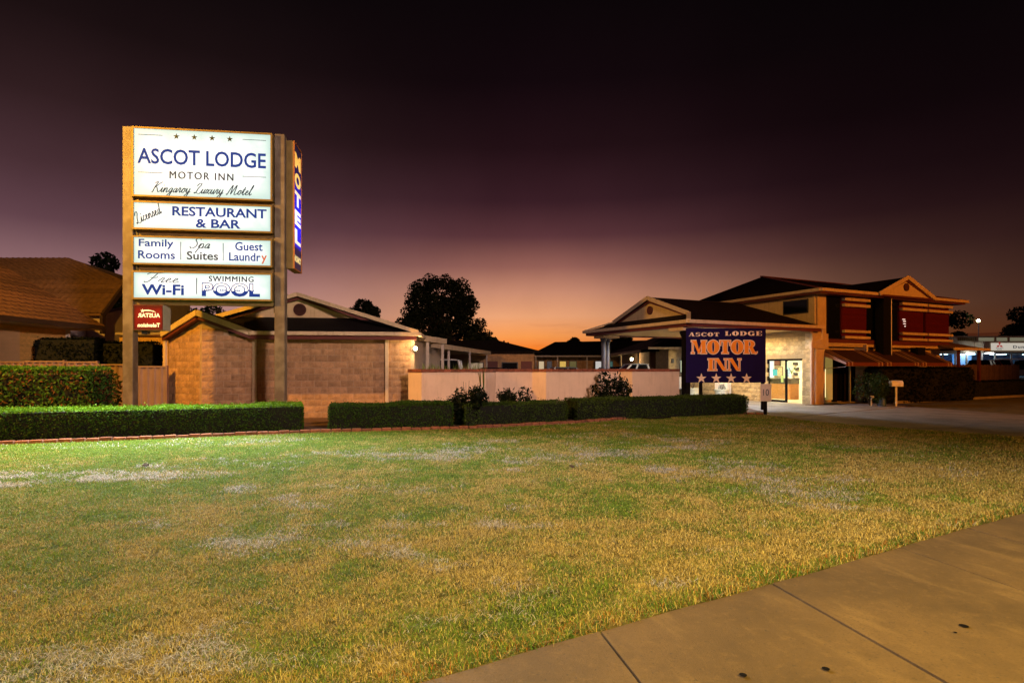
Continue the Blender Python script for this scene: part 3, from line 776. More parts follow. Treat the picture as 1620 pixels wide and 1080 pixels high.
mb.bar((A0, B0, EZ+.04), (gx-.1, B0+1.15, gzb+.05), .16, .05); mb.bar((A0, B1, EZ+.04), (gx-.1, B1-1.15, gzb+.05), .16, .05)
mb.build('barge_board', M['fascia'], pr)
mb = MB(); mb.bar((gx-.10, B0+1.4, gzb-.02), (gx-.10, bm_, RZ-.16), .06, .06); mb.bar((gx-.10, B1-1.4, gzb-.02), (gx-.10, bm_, RZ-.16), .06, .06); mb.build('trim', M['maroon'], pr)
mb = MB(); mb.tube((gx-.07, bm_, gzb+.36), (gx, bm_, gzb+.36), .19, n=24); mb.build('vent', M['ventm'], pr)
mb = MB(); mb.bar((gx-.1, bm_, RZ+.02), (A1-.9, bm_, RZ+.02), .18, .05); mb.build('ridge_cap', M['roof2'], pr)
gt = MB()
gt.bar((A0-.05, B0-.05, EZ-.03), (A1+.06, B0-.05, EZ-.03), .12, .13); gt.bar((A0-.05, B0, EZ-.03), (A0-.05, B1+.05, EZ-.03), .12, .13)
gt.bar((A0, B1+.05, EZ-.03), (A1, B1+.05, EZ-.03), .12, .13); gt.build('gutter', M['fascia'], MB_)
gt = MB(); gt.bar((A0+.14, B0+.12, EZ-.16), (A1-.1, B0+.12, EZ-.16), .24, .13); gt.bar((A0+.12, B0+.14, EZ-.16), (A0+.12, B1-.1, EZ-.16), .24, .13); gt.bar((A0+.14, B1-.12, EZ-.16), (0, B1-.12, EZ-.16), .24, .13)
gt.build('eave_trim', M['maroon'], MB_)
wbox(A0+.26, -.02, B0+.26, B1-.26, EZ-.17, EZ-.13, 'porch_ceiling', M['soffit'])
for (ca, cb) in ((A0+.42, B0+.72), (A0+.75, B1-.75)):
    wbox(ca-.42, ca+.5, cb-.42, cb+.42, EZ-.36, EZ-.235, 'capital', M['cream'])
# columns: front one broad and black, rear pair round and grey
mb = MB(); mb.lathe([(.17, 0), (.17, .12), (.13, .16), (.125, 2.85), (.15, 2.9), (.21, 3.06)], (A0+.38, B0+.6, 0), 16); mb.build('column', M['black'], MB_, smooth=False)
mb = MB(); mb.lathe([(.17, 0), (.17, .12), (.13, .16), (.125, 2.85), (.15, 2.9), (.21, 3.06)], (A0+.75, B0+1.05, 0), 16); mb.build('column', M['black'], MB_, smooth=False)
for q in ((A0+.55, B1-.85), (A0+.93, B1-.62)):
    mb = MB(); mb.lathe([(.17, 0), (.17, .12), (.125, .16), (.12, 2.85), (.15, 2.9), (.19, 3.06)], (q[0], q[1], 0), 16); mb.build('column', mat('column_grey', (.10, .10, .115), .35, .1), MB_)
for q in ((-2.3, 2.4), (-1.4, 5.0)):
    wbox(q[0]-.35, q[0]+.35, q[1]-.12, q[1]+.12, EZ-.235, EZ-.172, 'porch_light', emat('lamp_porch', (1.0, .94, .78), 22))
p = uv(-2.0, 1.3)
mb = MB(); mb.box(-.12, .12, -.12, .12, 0, .05)
point_light('porch_and_fill_light', uv(-4.4, .9) + (3.05,), 850, (.70, .80, 1.0), .25)  # cool lamp without a fixture, added to whiten the driveway
point_light('porch_and_fill_light', uv(-1.9, 2.2) + (3.05,), 260, (1.0, .68, .24), .25)
point_light('porch_and_fill_light', uv(-1.2, 4.4) + (3.05,), 330, (1.0, .72, .30), .25)

# ---- two storey part: lower pier, upper walls
PO = 1.2; BF = .54
mb = MB(); mb.box(.0, .85, .0, .24, 0, 2.45); mb.build('pier', M['cream'], MB_)
mb = MB(); mb.box(-.02, 1.02, -.12, .24, 2.45, 3.12); mb.build('beam', M['cream'], MB_)
mb = MB(); mb.tube((-.05, -.09, 0.02), (-.05, -.09, 2.72), .05); mb.tube((-.05, -.09, 2.72), (.6, -.12, 2.84), .045); mb.tube((.6, -.12, 2.84), (.62, -.12, 3.35), .045)
for z in (.6, 1.9): mb.box(-.115, .015, -.15, -.02, z, z+.03)
mb.build('downpipe', M['fascia'], MB_)
mb = MB(); mb.box(.25, .33, -.06, -.002, 0, 2.45); mb.build('downpipe', M['white'], MB_)
UE = 5.08
# upper storey solid box; front wall broken by dark window strips
wbox(PO, 11.2, BF, 8.5, 2.75, UE-.02, 'upper_wall', M['cream'])
mb = MB(); mb.box(PO+.1, 11.2, BF+.3, BF+.4, 0, 2.745); mb.box(11.1, 11.2, BF+.4, 8.4, 0, 2.745); mb.build('lower_wall', M['cream'], MB_)
wbox(PO-.03, 11.25, BF-.12, BF-.004, 2.60, 2.72, 'band', M['cream'])
wbox(PO+.55, 11.2, BF-.14, BF-.004, 2.722, 2.93, 'sill', M['maroon'])
for a, b in ((1.78, 2.66), (4.5, 6.12), (6.18, 6.95), (9.03, 9.12)):
    w_ = wbox(a, b, BF-.05, BF-.003, 2.94, 4.98, 'window_bay', M['black'])
    wbox(a+.06, b-.06 if b-a > .2 else b-.02, BF-.062, BF-.052, 3.0, 4.9, 'pane', M['glass'], w_)
def shutter(a, b, nm='shutter'):
    mb = MB(); z = 3.2
    mb.box(a, b, BF-.10, BF-.02, 2.94, 4.96)
    w_ = mb.build(nm, M['shutter'], MB_)
    k = 0
    z = 3.36
    while z < 4.55:
        mb = MB(); mb.hexa([(a+.03, BF-.135, z), (b-.03, BF-.135, z), (b-.03, BF-.102, z), (a+.03, BF-.102, z), (a+.03, BF-.118, z+.085), (b-.03, BF-.118, z+.085), (b-.03, BF-.102, z+.085), (a+.03, BF-.102, z+.085)])
        mb.build('slat', M['shutter'], w_); z += .1
    for z0, z1 in ((2.96, 3.08), (3.24, 3.36), (4.44, 4.57), (4.71, 4.84)):
        mb = MB(); mb.box(a-.02, b+.02, BF-.30, BF-.14, z0, z1); mb.build('cream_rail', M['fascia'], w_)
shutter(2.68, 4.47); shutter(6.98, 8.98); shutter(9.14, 11.22)
for x0, x1, z in ((7.20, 7.42, 4.00), (7.26, 7.46, 3.90), (7.27, 7.46, 3.78), (7.36, 7.46, 3.66)):
    wbox(x0, x1, BF-.15, BF-.137, z, z+.03, 'lit_gap', emat('lit_gap', (1, .8, .7), 1.3))
# dark columns with pale downpipe
mb = MB(); mb.box(5.0, 5.55, -.05, .35, 2.0, 4.95); mb.build('column', M['black'], MB_)
mb = MB(); mb.tube((5.62, -.02, .4), (5.62, -.02, 4.9), .03); mb.build('downpipe', M['steel'], MB_)
mb = MB(); mb.box(7.75, 8.35, -.02, .35, 1.9, 2.62); mb.build('column', M['black'], MB_)
# upper left wall window
w_ = wbox(PO-.04, PO-.003, 1.0, 2.35, 4.14, 4.80, 'window', M['darkmetal']); wbox(PO-.055, PO-.042, 1.06, 2.29, 4.2, 4.74, 'pane', M['glass'], w_)
mb = MB(); mb.tube((PO-.08, .72, 4.95), (PO-.08, .62, 4.78), .05); mb.tube((PO-.08, .62, 4.78), (PO-.08, .62, 3.6), .05); mb.build('downpipe', M['cream'], MB_)
wbox(PO-.12, PO-.003, .7, 2.1, 3.58, 3.66, 'flashing', M['fascia'])
# upper roof
h0, h1, f0, f1 = PO-.62, 11.8, -.08, 9.1; pitch = .40; hz = UE; mid = (f0+f1)/2; rz = hz+.045+(mid-f0)*.27
UR = MB()
UR.slab([(h0, f0, hz), (h1, f0, hz), (h1-3.2, mid, rz), (h0+1.6, mid, rz)], .07)
UR.slab([(h0, f0, hz), (h0+1.6, mid, rz), (h0, f1, hz)], .07)
UR.slab([(h1, f0, hz), (h1, f1, hz), (h1-3.2, mid, rz)], .07)
UR.slab([(h1, f1, hz), (h0, f1, hz), (h0+1.6, mid, rz), (h1-3.2, mid, rz)], .07)
ur = UR.build('main_roof', M['roof2'], MB_)
g0, g1, gp, gtop = 4.45, 8.72, 6.58, 5.98
UR = MB(); UR.slab([(g0, f0-.12, hz+.01), (gp, f0-.12, gtop), (gp, mid-.6, gtop), (g0, f0+.6, hz+.16)], .06)
UR.slab([(gp, f0-.12, gtop), (g1, f0-.12, hz+.01), (g1, f0+.6, hz+.16), (gp, mid-.6, gtop)], .06); UR.build('gable_roof', M['roof2'], ur)
mb = MB(); mb.face([(g0+.15, f0-.04, hz-.02), (g1-.15, f0-.04, hz-.02), (gp, f0-.04, gtop-.06)]); mb.face([(g1-.15, f0+.06, hz-.02), (g0+.15, f0+.06, hz-.02), (gp, f0+.06, gtop-.06)])
mb.build('gable', M['cream'], ur)
mb = MB(); mb.bar((g0-.03, f0-.16, hz-.02), (gp, f0-.16, gtop-.02), .05, .19); mb.bar((gp, f0-.16, gtop-.02), (g1+.03, f0-.16, hz-.02), .05, .19); mb.build('barge_board', M['fascia'], ur)
mb = MB(); mb.bar((g0+.22, f0-.07, hz+.0), (gp, f0-.07, gtop-.17), .06, .06); mb.bar((gp, f0-.07, gtop-.17), (g1-.22, f0-.07, hz+.0), .06, .06); mb.build('trim', M['maroon'], ur)
mb = MB(); mb.tube((gp, f0-.10, hz+.42), (gp, f0-.04, hz+.42), .19, n=24); mb.build('vent', M['ventm'], ur)
mb = MB(); mb.bar((h0, f0, hz+.04), (h0+1.6, mid, rz+.04), .16, .05); mb.bar((h0+1.6, mid, rz+.03), (h1-3.2, mid, rz+.03), .16, .05); mb.bar((h1, f0, hz+.04), (h1-3.2, mid, rz+.04), .16, .05); mb.build('ridge_cap', M['maroon'], ur)
gt = MB(); gt.bar((h0-.05, f0-.05, hz-.03), (g0-.05, f0-.05, hz-.03), .12, .13); gt.bar((g1+.05, f0-.05, hz-.03), (h1+.05, f0-.05, hz-.03), .12, .13)
gt.bar((h0-.05, f0, hz-.03), (h0-.05, f1, hz-.03), .12, .13); gt.bar((h1+.05, f0, hz-.03), (h1+.05, f1, hz-.03), .12, .13); gt.build('gutter', M['fascia'], MB_)
wbox(h0+.03, h1-.03, f0+.03, BF-.01, hz-.17, hz-.09, 'eave_trim', M['maroon']); wbox(h0+.03, PO-.01, BF, f1-.03, hz-.17, hz-.09, 'eave_trim', M['maroon'])
wbox(g0+.1, g1-.1, f0-.14, f0-.05, hz-.12, hz-.03, 'gable_beam', M['maroon'])
# little chimney pipes behind the porch ridge
mb = MB(); mb.tube((-1.6, 6.2, 4.2), (-1.6, 6.2, 5.0), .05); mb.tube((-1.85, 6.25, 4.2), (-1.85, 6.25, 4.95), .04); mb.build('vent_pipe', M['cream'], MB_)
# ground floor under the awnings
for a, b, m_, nm in ((1.22, 1.72, mat('lit_curtain', (.30, .20, .06), .8, .08, 4, emit=(.30, .18, .03), estr=.45), 'curtain'), (1.88, 2.55, mat('lit_curtain2', (.36, .27, .10), .8, .08, 4, emit=(.36, .25, .06), estr=.6), 'curtain')):
    wbox(a, b, BF+.24, BF+.296, .12, 2.1, nm, m_)
wbox(2.02, 2.06, BF+.232, BF+.239, .25, 1.55, 'lit_gap', emat('lit_gap2', (1, .8, .35), 1.6))
for a, b in ((1.72, 1.88), (2.55, 2.75), (3.25, 3.4), (4.3, 4.45), (6.2, 6.4), (8.8, 9.0)):
    wbox(a, b, BF+.16, BF+.297, 0, 2.2, 'door_post', M['black'])
for a, b in ((2.75, 3.25), (3.4, 4.3), (4.45, 6.2), (6.4, 8.8)):
    wbox(a, b, BF+.25, BF+.297, .05, 2.15, 'glass_door', M['glass'])
wbox(3.0, 3.06, BF-.3, BF-.24, 0, 1.75, 'awning_post', mat('post_pale', (.4, .4, .35), .5, .05))  # one even pale tone
# awnings: striped canvas hoods; top shade and front light put into the colours
def awning(a0, a1):
    zt, zb, bi, bo = 2.44, 1.86, BF-.14, -.78
    t = MB(); t.slab([(a0, bi, zt), (a0, bo, zb), (a1, bo, zb), (a1, bi, zt)][::-1], .02); aw = t.build('awning', M['canvas'], MB_)
    v = MB(); v.box(a0, a1, bo-.02, bo, zb-.17, zb-.012); v.build('valance', mat('valance', (.15, .03, .014), .8, .1, 4), aw)  # brighter than the hood, the light on the front painted in
    e = MB(); e.face([(a0, bi, zt-.02), (a0, bo, zb-.02), (a0, bo, zb-.12), (a0, bi, zt-.25)]); e.face([(a0+.015, bi, zt-.25), (a0+.015, bo, zb-.12), (a0+.015, bo, zb-.02), (a0+.015, bi, zt-.02)]); e.build('side_flap', M['canvas_s'], aw)
    for c in (a0+.12, a0+.36, a1-.42, a1-.18):
        s = MB()
        s.hexa([(c, bi, zt+.004), (c+.07, bi, zt+.004), (c+.07, bo-.004, zb+.004), (c, bo-.004, zb+.004), (c, bi, zt+.009), (c+.07, bi, zt+.009), (c+.07, bo-.004, zb+.009), (c, bo-.004, zb+.009)])
        s.hexa([(c, bo-.03, zb-.17), (c+.07, bo-.03, zb-.17), (c+.07, bo-.022, zb-.17), (c, bo-.022, zb-.17), (c, bo-.03, zb+.006), (c+.07, bo-.03, zb+.006), (c+.07, bo-.002, zb+.006), (c, bo-.002, zb+.006)])
        s.build('stripe', M['canvas_s'], aw)
    r = MB(); r.tube((a0, bo, zb-.17), (a1, bo, zb-.17), .014); r.tube((a0-.02, bo, zb-.2), (a0-.02, bi, 1.55), .012); r.build('arm', M['steel'], aw)
for a in (1.24, 3.92, 6.6): awning(a, a+2.6)
# small verandah roof at the far end of the building
mb = MB(); mb.slab([(10.2, -.3, 2.62), (13.4, -.3, 2.62), (12.0, 1.6, 3.15), (10.2, 1.6, 3.15)], .06); mb.slab([(13.4, -.3, 2.62), (13.4, 4, 2.62), (12.0, 1.6, 3.15)], .06); vr_ = mb.build('verandah_roof', M['tile'], MB_)
mb = MB(); mb.bar((10.2, -.34, 2.58), (13.45, -.34, 2.58), .08, .13); mb.build('gutter', M['fascia'], vr_)
for a in (11.3, 13.2): wbox(a, a+.12, 0, .12, 0, 2.55, 'verandah_post', M['maroon'])

# ================================================================== COURTYARD WINGS IN THE DARK
CW = empty('courtyard_wing', 'long dark roofed row of motel rooms across the courtyard', 'motel wing', (1.5, 50, 0))
mb = MB(); mb.box(0.6, 16, 1.8, 8, 0, 2.7); mb.build('wall', M['block'], CW)
mb = MB(); mb.slab([(-.1, 0, 2.68), (16.6, 0, 2.68), (16.6, 4.5, 4.35), (2.6, 4.5, 4.10)], .08); mb.slab([(-.1, 0, 2.68), (2.6, 4.5, 4.10), (-.1, 9, 2.68)], .08); mb.slab([(-.1, 9, 2.68), (2.6, 4.5, 4.1), (16.6, 4.5, 4.35), (16.6, 9, 2.68)], .08)
mb.build('roof', M['roof'], CW)
mb = MB(); mb.bar((-.1, -.05, 2.64), (16.6, -.05, 2.64), .1, .12); mb.build('gutter', M['post'], CW)
for x in (.6, 2.5, 5.1, 8.0, 10.8): mb = MB(); mb.box(x-.05, x+.05, -.02, .08, 0, 2.58); mb.build('post', M['post'], CW)
for i, (x, w, c, s) in enumerate(((-.05, .0, 0, 0), (2.9-1.5, .45, (1.0, .75, .45), .9), (3.0, .4, (.12, .14, .2), .3), (3.3, .55, (1.0, .62, .12), 1.0), (4.3, .6, (.45, .4, .12), .3), (6.5, .75, (.95, .9, .85), .9), (7.7, .5, (.1, .3, .28), .5), (10, .8, (.1, .1, .1), .1))):
    if not w: continue
    x = {1: .25+.05, 2: 1.05, 3: 2.2, 4: 3.1, 5: 5.45, 6: 6.5, 7: 9.5}[i]
    mb = MB(); mb.box(x+.6, x+.6+w+.1, 1.76, 1.84, 1.1, 2.25); f = mb.build('window', M['darkmetal'], CW)
    mb = MB(); mb.box(x+.65, x+.6+w+.05, 1.742, 1.758, 1.15, 2.2); mb.build('pane', mat('courtyard_pane_%d' % i, (.1, .1, .1), .5, .45, 3, emit=c, estr=s*.6), f)
mb = MB(); mb.box(-2.5, -1.7, 1.5, 1.6, .3, 2.3); mb.build('lit_door', emat('green_door', (.05, .22, .06), .35), CW)
CX = empty('side_wing', 'dark side wing of rooms running back behind the reception porch', 'motel wing', (9.3, 36, 0))
mb = MB(); mb.box(0, 7, 2.5, 13, 0, 2.7); mb.build('wall', M['block'], CX)
mb = MB(); mb.slab([(-1.2, -.3, 2.72), (7, -.3, 2.72), (7, 6, 4.3), (2.5, 6, 4.3)], .08); mb.slab([(-1.2, -.3, 2.72), (2.5, 6, 4.3), (-1.4, 13, 2.72)], .08); mb.build('roof', M['roof'], CX)
mb = MB(); mb.bar((-1.25, -.3, 2.66), (-1.45, 12.6, 2.66), .1, .16); mb.build('gutter', M['cream'], CX)
mb = MB(); mb.box(-.9, -.8, 2, 2.1, 0, 2.6); mb.box(-.9, -.8, 8, 8.1, 0, 2.6); mb.build('post', M['cream'], CX)
mb = MB(); mb.lathe([(.05, 0), (.1, .06), (.1, .14), (.05, .2)], (-.5, 5.8, 2.15), 12); mb.build('lamp', emat('lamp_warm2', (1, .8, .42), 40), CX)
point_light('wing_lamp_light', (8.55, 41.6, 2.2), 60, (1, .72, .35), .1, down=False)
RW = empty('rear_reception', 'cream block wing with a lit window behind the porch columns', 'motel wing', (8.9, 33.6, 0))
mb = MB(); mb.box(.35, 6, 0, 3, 0, 2.75); mb.build('wall', M['block_cream'], RW)
mb = MB(); mb.slab([(-.9, -.4, 2.78), (6, -.4, 2.78), (6, 2.5, 3.7), (1.0, 2.5, 3.5)], .07); mb.slab([(-.9, -.4, 2.78), (1.0, 2.5, 3.5), (-.9, 3, 2.78)], .07); mb.build('roof', M['roof'], RW)
mb = MB(); mb.bar((-.95, -.44, 2.76), (6, -.44, 2.76), .1, .13); mb.build('gutter', M['fascia'], RW)
mb = MB(); mb.box(1.0, 2.1, -.04, .02, 1.3, 2.1); f = mb.build('window', M['darkmetal'], RW)
mb = MB(); mb.box(1.05, 2.05, -.055, -.042, 1.35, 2.05); mb.build('pane', emat('lit_green_pane', (.72, .80, .45), .8), f)
mb = MB(); mb.box(.5, .62, -.16, -.0, 1.9, 2.15); mb.build('lamp', M['darkmetal'], RW)

# ================================================================== LETTERING
def text_mesh(body, m, offset=0.0, shear=0.0, spacing=1.0, extrude=.004, res=3, outline=None):
    c = bpy.data.curves.new('t', 'FONT'); c.body = body; c.resolution_u = res; c.offset = offset; c.shear = shear
    c.space_character = spacing; c.size = 1.0
    if outline: c.fill_mode = 'NONE'; c.bevel_depth = outline; c.bevel_resolution = 0
    else: c.extrude = extrude
    o = bpy.data.objects.new('t', c); COL.objects.link(o)
    dg = bpy.context.evaluated_depsgraph_get(); dg.update()
    me = bpy.data.meshes.new_from_object(o.evaluated_get(dg)); bpy.data.objects.remove(o); bpy.data.curves.remove(c)
    me.materials.clear(); me.materials.append(m)
    return me
def fit(me, x0, x1, z0, z1, y, depth=.003, rot=0, mirror=False):
    """lay a text mesh (in its XY plane) on the panel's face: x right, z up, y towards the back"""
    n = len(me.vertices); co = np.empty(n*3, np.float32); me.vertices.foreach_get('co', co); co = co.reshape(-1, 3)
    if rot:
        c, s = math.cos(rot), math.sin(rot); X = co[:, 0]*c-co[:, 1]*s; Y = co[:, 0]*s+co[:, 1]*c; co[:, 0] = X; co[:, 1] = Y
    mn = co.min(0); mx = co.max(0)
    if mirror: co[:, 0] = mx[0]+mn[0]-co[:, 0]
    u = (co[:, 0]-mn[0])/(mx[0]-mn[0]); v = (co[:, 1]-mn[1])/(mx[1]-mn[1]); w = (co[:, 2]-mn[2])/max(1e-6, mx[2]-mn[2])
    out = np.empty_like(co); out[:, 0] = x0+u*(x1-x0); out[:, 2] = z0+v*(z1-z0); out[:, 1] = y-depth*w
    me.vertices.foreach_set('co', out.ravel()); me.update()
    if mirror: me.flip_normals()
    return me
def put_text(parent, body, m, x0, x1, z0, z1, y, name='lettering', rot=0, mirror=False, depth=.003, thick=0, **k):
    if thick:      # a second, slightly shifted cut of the same vinyl makes the stroke wider
        inst(name, fit(text_mesh(body, m, **k), x0+thick, x1+thick, z0+thick*.4, z1+thick*.4, y, depth*.5, rot, mirror), parent)
    me = fit(text_mesh(body, m, **k), x0, x1, z0, z1, y, depth, rot, mirror)
    return inst(name, me, parent)
def star_pts(r, r2=.4, ph=90):
    return [(math.cos(R(ph+36*i))*(r if i % 2 == 0 else r*r2), math.sin(R(ph+36*i))*(r if i % 2 == 0 else r*r2)) for i in range(10)]
def star(parent, cx, cz, r, y, m, rot=90):
    mb = MB(); n = len(mb.v); pts = star_pts(r, ph=rot)
    for i in range(10):
        a = pts[i]; b = pts[(i+1) % 10]
        mb.face([(cx, y-.006, cz), (cx+a[0], y-.004, cz+a[1]), (cx+b[0], y-.004, cz+b[1])])
        mb.face([(cx+a[0], y, cz+a[1]), (cx+b[0], y, cz+b[1]), (cx+b[0], y-.004, cz+b[1]), (cx+a[0], y-.004, cz+a[1])])
    mb.face([(cx+a[0], y, cz+a[1]) for a in pts])
    return mb.build('star', m, parent)
# cursive single-stroke letters: x-height 1, advance in first entry
CUR = {
 'K': (1.9, [[(.2,2.0),(.5,2.3),(.75,2.2),(.45,1.2),(.3,.0),(.1,-.1)], [(1.7,2.3),(1.2,1.9),(.6,1.1),(.9,1.0),(1.2,.4),(1.5,0),(1.9,.3)]]),
 'L': (1.5, [[(.2,1.7),(.5,2.2),(.95,2.3),(1.0,1.9),(.6,1.1),(.45,.3),(.2,.0),(.05,.15),(.3,.2),(.8,0),(1.2,-.05),(1.5,.3)]]),
 'M': (2.3, [[(-.1,.1),(.1,0),(.4,1.2),(.7,2.2),(.8,1.0),(.85,.1),(1.2,1.2),(1.6,2.2),(1.6,1.0),(1.65,.1),(1.9,0),(2.3,.3)]]),
 'F': (1.7, [[(-.2,1.9),(.1,2.25),(.8,2.2),(1.5,2.3),(2.0,2.45)], [(.95,2.2),(.8,1.2),(.6,.3),(.25,.0),(.05,.2)], [(.45,1.15),(1.0,1.1),(1.3,1.3)]]),
 'S': (1.5, [[(1.4,1.9),(1.2,2.3),(.8,2.3),(.55,1.8),(.9,1.3),(1.1,.7),(.8,.1),(.3,-.05),(0,.3)]]),
 'i': (.6, [[(0,.3),(.25,1),(.2,.3),(.35,0),(.6,.3)], [(.36,1.5),(.4,1.6)]]),
 'n': (1.15, [[(0,.3),(.2,1),(.15,0),(.3,.6),(.6,1),(.75,.7),(.7,.2),(.85,0),(1.15,.3)]]),
 'g': (1.0, [[(.75,.85),(.45,1),(.15,.6),(.2,.1),(.5,.1),(.75,.9),(.65,-.2),(.4,-1.0),(.05,-.9),(.2,-.4),(1.0,.3)]]),
 'a': (1.0, [[(.75,.85),(.45,1),(.15,.6),(.2,.05),(.5,.15),(.75,.95),(.7,.2),(.8,0),(1.0,.3)]]),
 'r': (.8, [[(0,.3),(.2,.9),(.25,1.1),(.5,1.0),(.45,.4),(.5,.05),(.8,.3)]]),
 'o': (.95, [[(0,.3),(.3,1),(.6,.95),(.7,.5),(.5,.05),(.2,.15),(.2,.7),(.5,1),(.95,.85)]]),
 'y': (1.05, [[(0,.3),(.2,1),(.2,.3),(.4,0),(.7,.5),(.8,1),(.7,-.2),(.45,-1),(.1,-.95),(.25,-.4),(1.05,.3)]]),
 'u': (1.05, [[(0,.3),(.2,1),(.15,.3),(.35,0),(.65,.5),(.75,1),(.7,.2),(.8,0),(1.05,.3)]]),
 'x': (1.0, [[(0,.3),(.15,1),(.4,.8),(.55,.2),(.75,0),(1.0,.3)], [(.8,1),(.15,0)]]),
 't': (.75, [[(0,.3),(.3,1.2),(.4,1.8),(.3,.6),(.35,.1),(.5,0),(.75,.3)], [(.05,1.2),(.65,1.3)]]),
 'e': (.85, [[(0,.3),(.45,.6),(.5,.95),(.3,1),(.15,.5),(.3,.05),(.55,.05),(.85,.3)]]),
 'l': (.7, [[(0,.3),(.4,1.6),(.5,2.2),(.35,2.2),(.2,1.0),(.25,.1),(.4,0),(.7,.3)]]),
 'c': (.8, [[(.6,.85),(.4,1),(.15,.6),(.2,.1),(.45,0),(.8,.3)]]),
 's': (.8, [[(0,.3),(.35,1.1),(.55,.5),(.4,.05),(.15,.1),(.5,.1),(.8,.3)]]),
 'd': (1.05, [[(.75,.85),(.45,1),(.15,.6),(.2,.05),(.5,.15),(.8,1.2),(1.0,2.2),(.75,.9),(.7,.2),(.85,0),(1.05,.3)]]),
 'p': (1.1, [[(0,.3),(.25,1),(.15,.0),(-.1,-1.0)], [(.15,.2),(.4,.9),(.7,.95),(.8,.5),(.6,.05),(.3,.1),(.6,.0),(1.1,.3)]]),
 ' ': (.9, []),
}
def catmull(p, k=4):
    out = []
    q = [p[0]]+list(p)+[p[-1]]
    for i in range(1, len(q)-2):
        a, b, c, d = (np.array(q[i-1]), np.array(q[i]), np.array(q[i+1]), np.array(q[i+2]))
        for s in range(k):
            t = s/k; out.append(.5*((2*b)+(-a+c)*t+(2*a-5*b+4*c-d)*t*t+(-a+3*b-3*c+d)*t**3))
    out.append(np.array(p[-1])); return out
def script(parent, body, m, x0, x1, zb, xh, y, slant=.38, width=.012, rot=0.0, tracking=0.0):
    """cursive line; zb baseline, xh x-height, stretched to fill x0..x1"""
    tot = sum(CUR[ch][0]+tracking for ch in body); sx = (x1-x0)/(tot+.6)
    mb = MB(); cx = .1; cnt = 0; c, s = math.cos(rot), math.sin(rot)
    for ch in body:
        adv, strokes = CUR[ch]
        for st in strokes:
            pts = catmull(st)
            P2 = []
            for p in pts:
                X = (cx+p[0]+slant*p[1])*sx; Z = p[1]*xh
                P2.append((x0+X*c-Z*s, zb+X*s+Z*c))
            for a, b in zip(P2[:-1], P2[1:]):
                d = Vector((b[0]-a[0], b[1]-a[1]))
                if d.length < 1e-5: continue
                d.normalize(); w = width*(.6+.6*abs(d.y)) ; nx, nz = -d.y*w/2, d.x*w/2; e = d*(w*.25); yy = y-.002-(cnt % 7)*.0004; cnt += 1
                q = [(a[0]-e.x+nx, a[1]-e.y+nz), (a[0]-e.x-nx, a[1]-e.y-nz), (b[0]+e.x-nx, b[1]+e.y-nz), (b[0]+e.x+nx, b[1]+e.y+nz)]
                mb.face([(u_, yy, v_) for u_, v_ in q])
        cx += adv+tracking
    return mb.build('script_lettering', m, parent)
